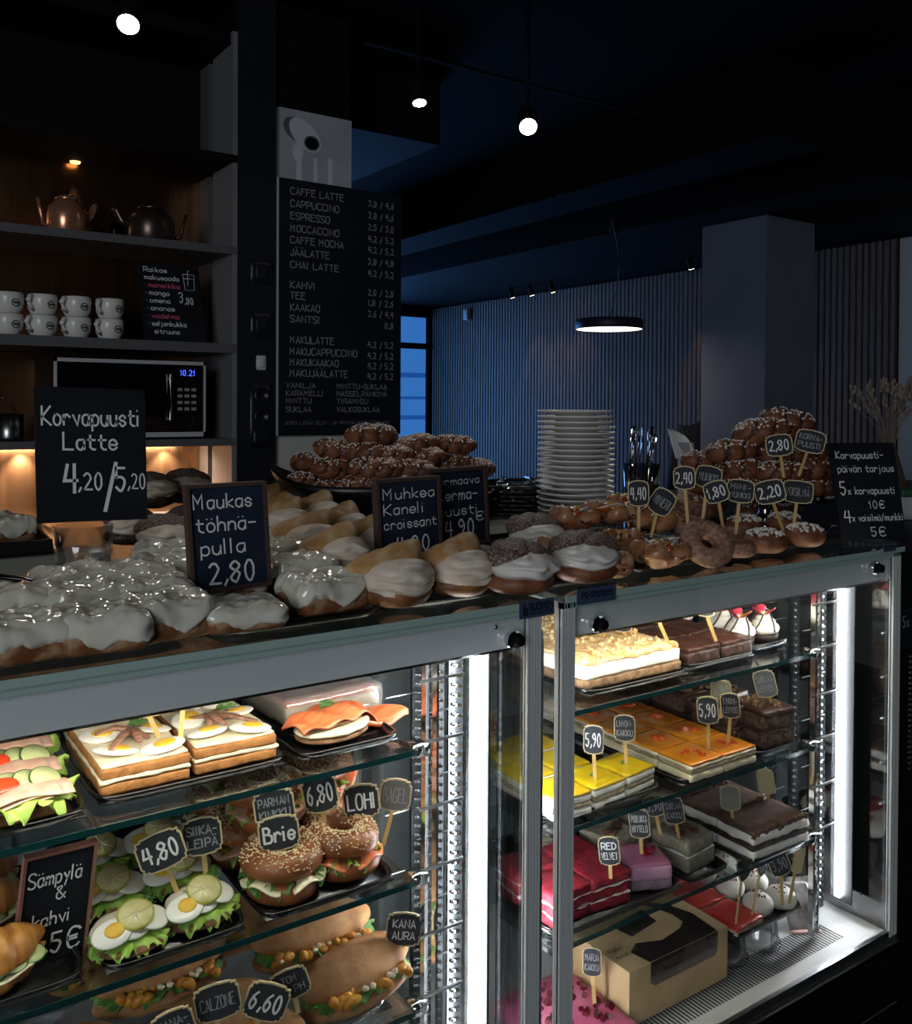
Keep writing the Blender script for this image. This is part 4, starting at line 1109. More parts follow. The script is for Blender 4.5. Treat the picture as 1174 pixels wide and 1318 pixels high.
def board_sign(label, bl, br, tl, tr, y, rows, mat, frame=None, lean=0.0, name='chalkboard', y2=None, z=None):
    """board given by its corners in the photo on a plane through the bottom edge, turned like the photo shows"""
    A, B = (pz(*bl, z), pz(*br, z)) if z else (py(*bl, y), py(*br, y2 or y))
    ax = (B-A); W = ax.length; axn = ax.normalized()
    H = ((Vector(tl)-Vector(bl)).length+(Vector(tr)-Vector(br)).length)/2*dep((A+B)/2)/FOC
    t_ = thing(name, label, 'chalkboard', A)
    yv = Vector((0, 0, 1)).cross(axn).normalized(); zv = axn.cross(yv).normalized()
    sh = ((tl[0]-bl[0])+(tr[0]-br[0]))/2*dep(A)/FOC
    zz = (zv*H+axn*sh+yv*H*math.tan(lean)); 
    T = Matrix((axn, yv, zz.normalized())).transposed().to_4x4()
    H2 = zz.length
    MB().box(0, 0, 0, W, .006, H2, T=T).build('board', mat, t_)
    if frame:
        fwid = W*.045; F_ = MB()
        F_.box(-fwid*.4, -.004, -fwid*.4, fwid*.6, .010, H2+fwid*.4, T=T).box(W-fwid*.6, -.004, -fwid*.4, W+fwid*.4, .010, H2+fwid*.4, T=T)
        F_.box(0, -.0038, -fwid*.4, W, .0098, fwid*.6, T=T).box(0, -.0038, H2-fwid*.6, W, .0098, H2+fwid*.4, T=T); F_.build('frame', frame, t_)
    for s_, fx, fz, hh, fw_ in rows:
        b_ = letter(MB(), s_, W*fx, H2*fz, H2*hh, -.0012, w=W*fw_, T=T, pen=.12, jit=H2*hh*.012); b_.build('lettering', m_chalkwhite, t_)
    return t_
# ============================================================ ON TOP OF THE CASES
T0 = TOPZ+.001; TT = T0+.006
tray('black baking tray of frosted buns at the left end of the glass top', .0, .372, 1.125, 1.60, T0)
tray('black baking tray of frosted buns under the 2,80 board', .408, .655, 1.115, 1.66, T0)
tray('black baking tray under the front cream croissants', .672, .885, 1.13, 1.66, T0)
tray('black tray under the sugar-topped cream buns', .905, 1.135, 1.135, 1.60, T0)
tray('black tray under the danish pastries', 1.155, 1.37, 1.15, 1.62, T0)
tray('black tray under the doughnuts and sugar buns at the right end', 1.39, 1.86, 1.17, 1.52, T0)
K = Kit([frosted_bun(i) for i in range(4)])
G = 'frosted buns on the glass top'
for i, (u, v, rz, l) in enumerate((
        (35, 846, 5, 'leftmost in the front row'), (130, 834, -8, 'second from the left in the front row'), (212, 818, 6, 'at the front right corner of the left tray'),
        (20, 806, 0, 'leftmost in the second row'), (108, 800, 10, 'in the middle of the second row'), (196, 790, -6, 'right end of the second row'),
        (95, 776, 12, 'left in the back row near the water glass'), (178, 768, -10, 'in the back row right of the water glass'), (222, 756, 8, 'in the back row just left of the 2,80 board'))):
    K.put('glossy white frosted bun, '+l, pz(u, v, TT), R(rz), group=G, sc=.98).scale.z = .86
for i, (u, v, rz, l) in enumerate(((308, 806, -6, 'below the 2,80 board, at the front edge of the glass'), (415, 785, 8, 'right of the 2,80 board with a bare brown side'),
        (288, 770, 4, 'just behind the foot of the 2,80 board'), (385, 755, -4, 'second back, right of the 2,80 board'), (352, 733, 10, 'third back, right of the 2,80 board'), (215, 738, -14, 'far back between the glass and the 2,80 board'), (335, 716, -6, 'farthest back, beside the cream croissants'))):
    K.put('glossy white frosted bun, '+l, pz(u, v, TT), R(rz), group=G).scale.z = .60 if i in (0, 2) else .86
K = Kit([cream_bun(i, 'croissant') for i in range(3)])
for i, (u, v, rz, l, s_) in enumerate(((515, 780, -8, 'front one below the 4,90 croissant board', 1.0), (598, 766, 4, 'front one below the 4,90 cream bun board', 1.0),
        (443, 744, 14, 'left of the croissant board in the second row', 1.0), (403, 722, -10, 'fourth back, left half of the tray', 1.0), (492, 722, 8, 'half hidden behind the croissant board', 1.0),
        (450, 704, 22, 'fifth back, below the bowl of cinnamon buns', 1.0), (370, 696, 0, 'right next to the 2,80 board', 1.0), (415, 684, 12, 'second from last, under the rim of the bowl', 1.0), (384, 672, 4, 'farthest back in the middle', 1.0), (350, 670, 8, 'farthest back at the left', 1.0))):
    p_ = pz(u, v, TT); K.put('cream croissant dusted with sugar, '+l, p_, R(rz), sc=s_, group='cream croissants on the glass top')
K = Kit([cream_bun(i, 'kerma') for i in range(3)])
for u, v, rz, l in ((672, 763, 6, 'largest at the front edge'), (690, 716, -8, 'behind the front one, right of the 4,90 board'), (628, 748, 20, 'peeking out below the 4,90 board'), (752, 748, -30, 'at the right end of its tray')):
    K.put('sugared bun split with whipped cream, '+l, pz(u, v, TT), R(rz), group='cream buns on the glass top', sc=1.05 if u != 628 else .74)
K = Kit([cream_bun(i, 'choc') for i in range(2)])
for u, v, dz, rz, l in ((212, 715, 0, 0, 'front one right of the water glass'), (168, 700, 0, 10, 'behind the rim of the water glass'), (248, 698, 0, -5, 'half hidden behind the 2,80 board'), (195, 690, .062, 8, 'lying on top of the others under the big board'), (240, 682, .062, -12, 'on top of the others by the 2,80 board')):
    K.put('dark bun with ridged cream, '+l, pz(u, v, TT)+Vector((0, 0, dz)), R(rz), group='dark cream buns behind the water glass', sc=1.0)
K = Kit([danish(i) for i in range(3)])
for u, v, dz, rz, l in ((780, 742, 0, 10, 'front left, with icing strips'), (848, 728, 0, 40, 'front right under the 4,40 sign'), (735, 722, 0, -20, 'left of the tray beside the cream buns'), (800, 712, 0, 70, 'in the middle of the tray'),
        (738, 708, .042, 25, 'stacked on top at the left'), (785, 702, .044, -15, 'stacked on top in the middle'), (850, 700, .030, 55, 'stacked behind the slanted sign'), (805, 684, .04, 5, 'at the back of the tray')):
    K.put('golden danish pastry, '+l, pz(u, v, TT)+Vector((0, 0, dz)), R(rz), group='danish pastries on the glass top')
K = Kit([doughnut()])
K.put('sugared ring doughnut leaning upright at the front below the 2,40 sign', pz(905, 722, TT)+Vector((0, 0, .022)), R(-20), R(48), 0, .88)
K.put('sugared ring doughnut right behind the front one', pz(892, 700, TT)+Vector((0, 0, .012)), R(10), R(20), 0, .9)
K.put('sugared ring doughnut at the back left of its tray', pz(862, 682, TT)+Vector((0, 0, .03)), R(30), R(35), 0, .9)
K.put('sugared ring doughnut at the back under the 2,40 sign', pz(892, 676, TT)+Vector((0, 0, .03)), R(0), R(25), 0, .9)
K.put('small sugared doughnut at the front beside the sugar buns', pz(945, 716, TT), R(0), 0, 0, .72)
K.put('small sugared doughnut behind the 1,80 sign', pz(935, 698, TT), R(40), 0, 0, .72)
K = Kit([butter_bun(i) for i in range(3)])
for u, v, dz, rz, l in ((985, 710, 0, 0, 'front left in the last tray'), (1035, 702, 0, 20, 'front right in the last tray'), (958, 690, .002, 10, 'behind the mini doughnut sign'), (1010, 686, .002, 30, 'behind the 2,20 sign'), (968, 668, .0, 0, 'third row left, in front of the stand'), (1012, 666, .0, 25, 'third row right, in front of the stand'), (912, 676, .03, 0, 'at the back beside the doughnuts')):
    K.put('round bun topped with pearl sugar, '+l, pz(u, v, TT)+Vector((0, 0, dz)), R(rz), group='sugar buns on the glass top')

# ---- left pile of cinnamon buns in a black oval bowl
cb = CAMP+ray(470, 640)*2.32; cb.z = 1.301
t = thing('serving_bowl', 'wide black oval bowl heaped with cinnamon buns', 'bowl', cb, R(-30))
prof = [(.10, 0), (.11, .004), (.17, .040), (.225, .085), (.235, .105), (.228, .105), (.215, .082), (.16, .042), (.10, .010), (0, .008)]
MB().lathe(prof, 48, T=Matrix.Diagonal((1.02, .66, 1, 1)), fn=lambda p: Vector((p.x, p.y, p.z+(.07*(abs(p.x)/.26)**4 if p.z > .06 else 0)))).build('bowl_body', M('bowl_black', '0c0c0e', .35), t)
MB().lathe([(0, 0), (.10, 0)], 24).build('bowl_foot', m_black, t)
KB = Kit([korvapuusti(i) for i in range(5)])
GP = 'cinnamon buns heaped in the left bowl'
for i, (u, v, d, rz, ry, l, s_) in enumerate((
        (394, 622, 2.26, 15, 8, 'lowest at the left rim', .93), (430, 632, 2.23, -25, 0, 'at the front of the lowest layer', .93), (468, 624, 2.24, -35, -6, 'lowest, just above the rim in the middle', .95), (515, 622, 2.26, -25, 0, 'lowest, behind the croissant board', .95),
        (428, 604, 2.27, 10, 5, 'second layer at the left', .95), (484, 606, 2.25, -30, 0, 'second layer in the middle', 1.1), (530, 606, 2.27, -45, 6, 'second layer on the right', 1.0), (395, 597, 2.33, 40, 10, 'upper left flank of the heap', .93),
        (432, 580, 2.30, -20, 10, 'third layer at the left', .98), (470, 583, 2.28, -60, 0, 'third layer in the middle', .92), (505, 588, 2.29, -20, -6, 'third layer right of the middle', .96), (545, 592, 2.32, -50, -10, 'third layer at the right', 1.0),
        (479, 563, 2.31, -20, 0, 'at the very top of the heap', 1.08), (534, 576, 2.34, -35, -12, 'on the upper right slope', 1.05), (562, 606, 2.36, -30, 0, 'behind the cream bun board', .95))):
    p_ = CAMP+ray(u, v)*d; p_.z -= .024
    KB.put('sugared cinnamon bun in the left heap, '+l, p_, R(rz), R(6*((i % 3)-1)), R(ry), s_, GP)
t = thing('bread_basket', 'black wire-woven basket behind the two 4,90 boards', 'basket', CAMP+ray(612, 648)*2.52); t.location.z = 1.301
b_ = MB()
for k in range(7): 
    rr = .062+.003*k; b_.tube([(rr*math.cos(a*.2618), rr*math.sin(a*.2618), .004+.0125*k) for a in range(25)], .005, 6)
b_.lathe([(0, .003), (.062, .003)], 20); b_.build('woven_side', m_black, t)
for u, v, d, rz, l in ((585, 596, 2.40, -20, 'golden one under the topmost'), (584, 572, 2.40, -30, 'topmost of the small stack right of the heap'), (617, 603, 2.42, 40, 'low one right beside the small stack'), (590, 616, 2.42, 0, 'lowest one behind the 4,90 cream bun board')):
    p_ = CAMP+ray(u, v)*d; p_.z -= .024; KB.put('sugared cinnamon bun in the basket, '+l, p_, R(rz), 0, R(4), .92, 'cinnamon buns in the woven basket')

# ---- right pile on a silver stand
ps = CAMP+ray(985, 640)*2.22; ps.z = TOPZ
t = thing('cake_stand', 'silver pedestal stand with a scalloped rim under the right heap of buns', 'cake stand', (ps.x, ps.y, T0+.012))
MB().lathe([(0, 0), (.07, 0), (.072, .004), (.03, .012), (.015, .03), (.02, .055), (.03, .062), (.150, .068), (.165, .082), (.168, .082), (.156, .064), (0, .058)], 64, fn=lambda p: p if math.hypot(p.x, p.y) < .14 else Vector((p.x*(1+.02*math.cos(24*math.atan2(p.y, p.x))), p.y*(1+.02*math.cos(24*math.atan2(p.y, p.x))), p.z+.004*math.cos(24*math.atan2(p.y, p.x))))).build('stand_body', m_chrome, t)
for u, v, d, rz, ry, l, s_ in (
        (912, 622, 2.14, -20, 0, 'lowest at the left, behind the 1,80 sign', .98), (962, 632, 2.10, -30, 4, 'lowest in the middle', 1.0), (1012, 632, 2.10, -40, 0, 'lowest at the right, behind the 2,20 sign', 1.0), (1050, 628, 2.22, -35, 0, 'lowest at the far right', .98),
        (905, 596, 2.18, -15, 8, 'leftmost, beside the white napkin', .95), (955, 608, 2.12, -40, 0, 'second layer left of the 2,80 sign', 1.0), (1006, 612, 2.11, -20, 0, 'second layer below the 2,80 sign', 1.06), (1050, 604, 2.2, -40, 0, 'second layer at the right', 1.0),
        (945, 583, 2.15, -25, -4, 'third layer at the left', 1.05), (1000, 588, 2.16, -60, 0, 'third layer behind the 2,80 sign', 1.0), (1044, 582, 2.22, -20, 8, 'third layer behind the cinnamon bun sign', 1.0),
        (986, 561, 2.16, -28, -4, 'big one in the top layer showing its swirl', 1.22), (1022, 566, 2.24, -40, 6, 'top layer on the right', 1.05), (1012, 547, 2.20, -25, 10, 'topmost of the right heap', 1.15)):
    p_ = CAMP+ray(u, v)*d; p_.z -= .024
    KB.put('sugared cinnamon bun in the right heap, '+l, p_, R(rz), R(-5), R(ry), s_, 'cinnamon buns heaped on the silver stand')
# silver platter under the far right end, napkin
t = thing('cake_server', 'silver cake server lying at the right end of the glass top', 'cake server', pz(1060, 688, T0+.013), R(10))
MB().tube([(0, 0, .01), (.05, .005, .014), (.09, .0, .008)], .004, 8).sheet(6, 4, lambda u, v: Vector((-.10+.10*u, (-.02+.04*v)*(.5+.5*math.sin(3.1*u)), .009)), .001).build('blade', m_chrome, t)
q = CAMP+ray(884, 590)*2.35
b_ = MB().sheet(8, 8, lambda u, v: Vector((-.028+.06*u-.022*v, .02*math.sin(2*u), .075*v*(1-.35*u)-.004*u+.012*math.sin(3*u)*v)), .0008)
b_.sheet(6, 6, lambda u, v: Vector((-.02+.045*u, .012+.01*u, .245*v-.205)), .0008)
o = b_.build('paper_napkin', M('napkin_white', 'd4d4d2', .9), None, q); o.rotation_euler.z = R(-35); tag(o, 'white paper napkin sticking up left of the right bun heap', 'napkin')

# ---- plates
q = pz(741, 668, 1.302); kpl = dep(q)/FOC; rp = 50*kpl
def plate():
    t_ = thing('plate', '', 'plate', group='plates in the tall stack')
    MB().lathe([(0, .001), (rp*.5, 0), (rp*.55, .003), (rp*.93, .0105), (rp, .014), (rp*.995, .0165), (rp*.92, .0135), (rp*.55, .006), (0, .004)], 48).build('plate_body', m_china, t_); return t_
K = Kit([plate]); ztop = 1.6-(537-531)*kpl; NP = 20
for i in range(NP):
    n_ = NP-i
    K.put('white plate in the tall stack, '+('topmost one' if n_ == 1 else 'lowest one' if i == 0 else (ORD[n_-1]+' from the top' if n_ <= 10 else ORD[i]+' from the bottom')), q+Vector((random.uniform(-.002, .002), 0, (ztop-q.z)/NP*i)))
# ---- wicker tray with cutlery
q = CAMP+ray(684, 652)*2.62; q.z = 1.301
t = thing('wicker_tray', 'round black wicker tray holding cutlery left of the plates', 'tray', q)
b_ = MB()
for k in range(7):
    rr = .165+.002*k
    b_.tube([((rr+.004*math.cos(a*math.pi/2+k*math.pi))*math.cos(a*.0873), (rr+.004*math.cos(a*math.pi/2+k*math.pi))*math.sin(a*.0873)*.75, .006+.012*k) for a in range(73)], .0062, 6)
b_.build('woven_side', M('wicker_black', '16130f', .45), t)
MB().lathe([(0, .004), (.165, .004), (.165, .001), (0, .001)], 32, T=Matrix.Diagonal((1, .75, 1, 1))).build('woven_floor', m_black, t)
MB().lathe([(0, .068), (.155, .068), (.155, .05)], 32, T=Matrix.Diagonal((1, .75, 1, 1))).build('lining_cloth', m_black, t)
def fork():
    t_ = thing('fork', '', 'fork', group='cutlery on the wicker tray')
    MB().tube([(-.09, 0, 0), (-.02, 0, .004), (.03, 0, .002)], lambda u: .0045-.002*u, 8, flat=.5).build('handle', m_chrome, t_)
    b2 = MB().tube([(.03, 0, .002), (.05, 0, .0)], .009, 8, flat=.25)
    for k in range(4): b2.tube([(.05, -.006+.004*k, 0), (.085, -.006+.004*k, .006)], .0012, 5)
    b2.build('tines', m_chrome, t_); return t_
K = Kit([fork])
for u, v, rz, l in ((640, 622, 40, 'leftmost, pointing right'), (655, 626, -50, 'crossing the leftmost'), (672, 622, 10, 'in the middle'), (690, 626, 70, 'right of the middle'), (705, 622, -15, 'rightmost, beside the plates')):
    p_ = CAMP+ray(u, v)*2.5; p_.z = 1.301+.083; K.put('shiny metal fork on the wicker tray, '+l, p_, R(rz), R(10), R(-8), group='cutlery on the wicker tray')
# ---- spoons in a clear box
q = pz(826, 650, 1.302); kk = dep(q)/FOC
t = thing('spoon_glass', 'clear glass holding teaspoons right of the plates', 'glass', q)
MB().lathe([(0, .003), (.048, .003), (.055, .125), (.057, .125), (.05, 0), (0, 0)], 28).build('glass_body', m_plastic, t)
MB().lathe([(0, .004), (.046, .004), (.051, .07), (0, .07)], 24).build('sugar_filling', M('brown_sugar', 'a1784e', .8, col2='8a6440', nscale=90), t)
def spoon():
    t_ = thing('teaspoon', '', 'spoon', group='teaspoons in the clear glass')
    MB().tube([(0, 0, -.10), (0, 0, 0), (.002, 0, .02)], lambda u: .003-.001*u, 6).build('handle', m_chrome, t_)
    MB().blob(.010, .003, .017, 14, 10, 0, lambda p: p+Vector((.002, 0, .034))).build('spoon_bowl', m_chrome, t_); return t_
K = Kit([spoon])
for i in range(11):
    a = i*.9; K.put('teaspoon standing bowl up in the clear glass', q+Vector((.034*math.cos(a), .03*math.sin(a), .165+.012*((i*5) % 3))), R(i*50), R(6*math.sin(a)), R(8*math.cos(a)), group='teaspoons in the clear glass')
# ---- water glass with the big board, tongs
q = pz(107, 745, TOPZ+.001); kk = dep(q)/FOC; rg = 37*kk; hg = 70*kk
t = thing('water_glass', 'clear glass half full of water carrying the big latte board', 'glass', q)
MB().lathe([(0, .006), (rg*.86, .006), (rg*.97, hg), (rg*1.0, hg), (rg*.91, .001), (0, 0)], 36).build('glass_body', thin_glass('tumbler', (.97, .98, .98, 1), .22), t)
MB().lathe([(0, .007), (rg*.85, .007), (rg*.90, hg*.55), (0, hg*.55)], 36).build('water', thin_glass('water', (.93, .96, .96, 1), .25, .0, .10, (.8, .84, .84, 1)), t)
b_ = MB()
board_sign('black board chalked Korvapuusti Latte standing on the water glass', (48, 674), (190, 668), (42, 497), (180, 503), q.y-.0,
    [('Korvapuusti', .06, .72, .135, .94-.06), ('Latte', .24, .54, .125, .48), ('4', .24, .22, .21, .12), (',20', .37, .24, .12, .22), ('/', .60, .12, .32, .11), ('5', .71, .23, .17, .10), (',20', .82, .24, .11, .17)], m_board)
t = thing('serving_tongs', 'black tongs lying on the left tray of frosted buns', 'tongs', pz(20, 768, TT+.03), R(-30))
MB().tube([(-.12, 0, .03), (0, 0, .012), (.07, .0, .0)], lambda u: .009-.003*u, 8, flat=.5).build('arm', m_tray, t)
MB().tube([(-.12, .012, .035), (0, .022, .02), (.07, .012, .004)], lambda u: .009-.003*u, 8, flat=.5).build('arm', m_tray, t)
# ---- black tray on the rear worktop at the left
tray('black tray on the rear worktop left of the water glass', .05, .40, 1.95, 2.30, 1.301, .03)
K = Kit([frosted_bun(11, .12, .10, .05)])
for x_, y_, l in ((.17, 2.10, 'alone at the left'), (.30, 2.12, 'next to the big board')): K.put('pale bun in the far black tray, '+l, (x_, y_, 1.307), R(20), group='pale buns in the far tray')

# ---- framed boards
board_sign('framed chalkboard for Maukas töhnäpulla at 2,80', (248, 763), (347, 750), (241, 627), (336, 620), 1.20,
    [('Maukas', .07, .78, .135, .74), ('töhnä-', .09, .56, .14, .76), ('pulla', .13, .34, .14, .56), ('2,80', .22, .06, .19, .60)], m_boardblue, m_frame, z=1.338)
board_sign('framed chalkboard for Hurmaava Kermapuusti at 4,90 euros', (556, 708), (628, 696), (549, 607), (618, 600), 1.36,
    [('Hurmaava', .04, .80, .10, .84), ('Kerma-', .13, .60, .14, .70), ('puusti', .13, .40, .13, .70), ('4.90', .24, .13, .20, .52), ('€', .80, .30, .11, .13)], m_boardblue, m_frame, z=1.322)
board_sign('framed chalkboard for Muhkea Kaneli croissant at 4,90', (489, 724), (568, 712), (483, 619), (560, 614), 1.28,
    [('Muhkea', .09, .76, .13, .82), ('Kaneli', .09, .57, .13, .64), ('croissant', .09, .39, .12, .84), ('4.90', .26, .08, .19, .56)], m_boardblue, m_frame, z=1.322)
board_sign('black board offering five cinnamon buns for ten euros at the right end', (1084, 695), (1167, 692), (1064, 573), (1143, 571), None,
    [('Korvapuusti-', .08, .84, .075, .72), ('päivän tarjous', .08, .70, .075, .86), ('5', .08, .47, .13, .09), ('x korvapuusti', .19, .47, .075, .72), ('10€', .48, .32, .075, .24), ('4', .08, .18, .12, .10), ('x voisilmä/munkki', .20, .19, .07, .78), ('5€', .46, .03, .09, .22)], m_board, None, z=1.312)
# ---- stick signs on top
for lines, u, v, w, h, rl, foot, y_, l in (
        (['4,40'], 822, 635, 27, 32, -2, (822, 700), 1.29, 'reading 4,40 among the danish pastries'),
        (['VIINERI'], 852, 646, 31, 33, 32, (838, 692), 1.30, 'slanted Viineri, right of the 4,40 sign'),
        (['2,40'], 881, 615, 28, 29, -2, (886, 680), 1.24, 'reading 2,40 above the doughnuts'),
        (['MUNKKI'], 912, 614, 33, 28, 10, (904, 672), 1.25, 'reading Munkki, right of the 2,40 sign'),
        (['1,80'], 922, 633, 31, 27, -18, (932, 688), 1.235, 'reading 1,80, behind the other doughnut signs'),
        (['MINI-', 'MUNKKI'], 953, 632, 35, 29, 6, (947, 688), 1.23, 'reading Mini-munkki, right of the 1,80 sign'),
        (['2,20'], 991, 633, 38, 29, -14, (1009, 685), 1.215, 'reading 2,20 above the sugar buns'),
        (['VOISILMÄ'], 1027, 633, 38, 28, 5, (1021, 683), 1.215, 'reading Voisilmä, right of the 2,20 sign'),
        (['2,80'], 1003, 573, 33, 27, -8, (1009, 615), 1.262, 'reading 2,80 stuck in the right bun heap'),
        (['KORVA-', 'PUUSTI'], 1043, 568, 37, 28, 12, (1028, 613), 1.26, 'reading Korvapuusti stuck in the right bun heap')):
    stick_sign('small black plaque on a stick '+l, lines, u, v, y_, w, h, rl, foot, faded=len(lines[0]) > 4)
# ---- dried grass, carton at the till counter
q = CAMP+ray(1143, 640)*2.9; q.z = 1.312
t = thing('grass_vase', 'vase of pale dried grass behind the right price board', 'vase', q)
MB().lathe([(0, 0), (.05, 0), (.062, .02), (.04, .10), (.022, .16), (.026, .17), (.02, .17), (0, .02)], 28).build('vase_body', M('vase_brown', '5a4a40', .6), t)
b_ = MB(); h_ = MB()
for k in range(46):
    a = random.uniform(-2.6, 2.6); L_ = random.uniform(.10, .20); sp = random.uniform(.02, .13)
    e = Vector((sp*math.cos(a), sp*math.sin(a)*.8, .165+L_)); b_.tube([(0, 0, .1), (e.x*.35, e.y*.35, .17+L_*.45), e], .0008, 4)
    d = (e-Vector((e.x*.35, e.y*.35, .17+L_*.45))).normalized()
    for j in range(5): h_.blob(.005, .005, .009, 6, 5, 0, None, Matrix.Translation(e+d*(.008*j-.012)+Vector((random.uniform(-.005, .005), random.uniform(-.005, .005), 0))))
m_grass = M('dried_grass', '8f8072', .9)
stuff(b_.build('stems', m_grass, t)); stuff(h_.build('seed_heads', m_grass, t))
q = pz(1166, 668, 1.312); t = thing('drink_carton', 'small white and green carton at the right picture edge', 'carton', q, R(-30))
MB().rbox(.045, .04, .06, .004, T=Tm(0, 0, .03)).build('carton_body', m_wallwhite, t); MB().rbox(.046, .041, .022, .004, T=Tm(0, 0, .068)).build('carton_top', M('carton_green', '2f5a3a', .5), t)

# ---- the person half hidden by the pillar
m_coat = M('coat_black', '0b0b0d', .8); m_skin = M('skin', 'b98a70', .5, sss=.1)
def skin_mesh(name, verts, edges, radii, mat, parent, root=0, sub=2):
    me = bpy.data.meshes.new(name); me.from_pydata([Vector(v) for v in verts], edges, []); o_ = bpy.data.objects.new(name, me); COL.objects.link(o_); o_.parent = parent
    md = o_.modifiers.new('skin', 'SKIN')
    for i, r_ in enumerate(radii): me.skin_vertices[0].data[i].radius = (r_, r_) if not isinstance(r_, tuple) else r_
    me.skin_vertices[0].data[root].use_root = True
    o_.modifiers.new('sub', 'SUBSURF').levels = sub; o_.modifiers['sub'].render_levels = sub
    me.materials.append(mat); return o_
q = CAMP+ray(920, 560)*5.95; q.z = 0
t = thing('person', 'person in a black coat standing mostly hidden behind the pillar', 'person', q, R(150))
V_ = [(0,0,.95),(0,0,1.15),(0,0,1.38),(0,0,1.50),(0,.01,1.58), (.10,0,.90),(.11,.01,.50),(.11,-.01,.09),(.12,-.14,.04), (-.10,0,.90),(-.11,.01,.50),(-.11,-.01,.09),(-.12,-.14,.04),
      (.20,0,1.43),(.27,.03,1.15),(.25,-.13,.95),(.24,-.18,.90), (-.20,0,1.43),(-.27,.03,1.15),(-.25,-.13,.95),(-.24,-.18,.90)]
E_ = [(0,1),(1,2),(2,3),(3,4),(0,5),(5,6),(6,7),(7,8),(0,9),(9,10),(10,11),(11,12),(2,13),(13,14),(14,15),(15,16),(2,17),(17,18),(18,19),(19,20)]
r_ = [.16,.15,.17,.09,.065,.10,.075,.05,.045,.10,.075,.05,.045,.085,.06,.045,.03,.085,.06,.045,.03]
body = skin_mesh('body', V_, E_, r_, m_coat, t)
hd = MB().blob(.078, .095, .118, 28, 20, 0, lambda p: Vector((p.x*(1-.25*max(0, -p.z/.118)), p.y+(-.018*math.exp(-((p.x/.016)**2+((p.z+.005)/.022)**2)) if p.y < 0 else 0), p.z+1.70))).build('head', m_skin, t)
MB().blob(.086, .102, .10, 24, 16, 0, lambda p: Vector((p.x, p.y*(1 if p.y > 0 else .82)+.012, max(p.z, -.075 if p.y > 0 else .03)+1.73))).build('hair', M('hair_dark', '0d0a09', .6), t)
for s_ in (-1, 1):
    MB().blob(.010, .018, .028, 10, 8, 0, lambda p, s_=s_: p+Vector((.078*s_, .01, 1.69))).build('ear', m_skin, hd)
    MB().blob(.011, .006, .007, 10, 8, 0, lambda p, s_=s_: p+Vector((.03*s_, -.086, 1.712))).build('eye', m_black, hd)
    hv = [(0,0,0),(0,-.03,-.05)]; he = [(0,1)]; hr = [.026,.03]
    for k in range(4):
        b0_ = len(hv); xx = -.026+.017*k; L_ = (.036, .042, .040, .032)[k]
        hv += [(xx, -.045, -.085), (xx, -.045, -.085-L_), (xx, -.030, -.085-1.7*L_)]; he += [(1, b0_), (b0_, b0_+1), (b0_+1, b0_+2)]; hr += [.010, .009, .007]
    b0_ = len(hv); hv += [(-.04*s_, -.05, -.05), (-.05*s_, -.065, -.085)]; he += [(0, b0_), (b0_, b0_+1)]; hr += [.011, .008]
    ho = skin_mesh('hand', [Vector(v_)+Vector((.24*s_, -.18, .90)) for v_ in hv], he, hr, m_skin, t)
MB().blob(.03, .006, .008, 12, 8, 0, lambda p: p+Vector((0, -.080, 1.645))).build('mouth', M('lips', '8a4a44', .5), hd)
# ============================================================ INSIDE THE LEFT CASE
S1, S2, S3 = SHZ[0]+.001, SHZ[1]+.001, SHZ[2]+.001
tray('black plastic tray under the ham salad sandwiches', .02, .268, 1.175, 1.50, S1)
tray('black plastic tray under the egg and anchovy sandwiches', .276, .540, 1.195, 1.50, S1)
tray('black plastic tray under the salmon sandwiches', .552, .722, 1.19, 1.52, S1)
salad_sandwich('ham, cucumber and tomato sandwich with frilly lettuce, nearest the front glass', .165, 1.215, S1+.008, 1, R(6))
salad_sandwich('ham, cucumber and tomato sandwich, second from the front glass', .168, 1.305, S1+.008, 2, R(2))
salad_sandwich('ham, cucumber and tomato sandwich at the back under the header', .175, 1.395, S1+.008, 3, R(4))
egg_sandwich('egg and anchovy sandwich on brown bread beside the ham sandwiches', .287, .402, 1.212, 1.43, 2)
egg_sandwich('egg and anchovy sandwich on brown bread beside the salmon sandwich', .410, .528, 1.216, 1.42, 1)
salmon_sandwich('smoked salmon sandwich with dill on dark rye bread', .625, 1.255, S1+.008, R(14))
t = thing('wrapped_salmon_slab', 'large salmon sandwich slab wrapped in hazy cling film', 'sandwich', (.665, 1.40, S1+.008), R(4))
slab(.17, .17, .03, 0, .006, 3).build('bread_slab', m_mayo, t)
slab(.168, .165, .008, .029, .003, 5, .003).build('salmon_topping', m_salmon, t)
stuff(MB().rbox(.18, .18, .045, .008, (16, 16, 3), 0, lambda p: p+Vector((0, 0, .0235+.004*nz(p, 40)))).build('cling_film', m_film, t))
t = thing('salmon_fillet', 'strip of smoked salmon lying at the front right of its tray', 'salmon', (.712, 1.272, S1+.010), R(10))
MB().sheet(20, 10, lambda u, v: Vector((-.055+.11*u, -.026+.055*v, .012+.005*math.sin(u*8+v*3)-.006*(2*v-1)**2)), .008).build('fillet', m_salmon, t)
for foot, cen, l in (((205, 950), (188, 905), 'left'), ((232, 958), (236, 895), 'right')):
    stick_sign('plaque on a stick behind the header, its stick in the '+('left' if l == 'left' else 'right')+' egg sandwich', [], cen[0], cen[1], None, 46, 34, 0, foot, z_foot=S1+.045)
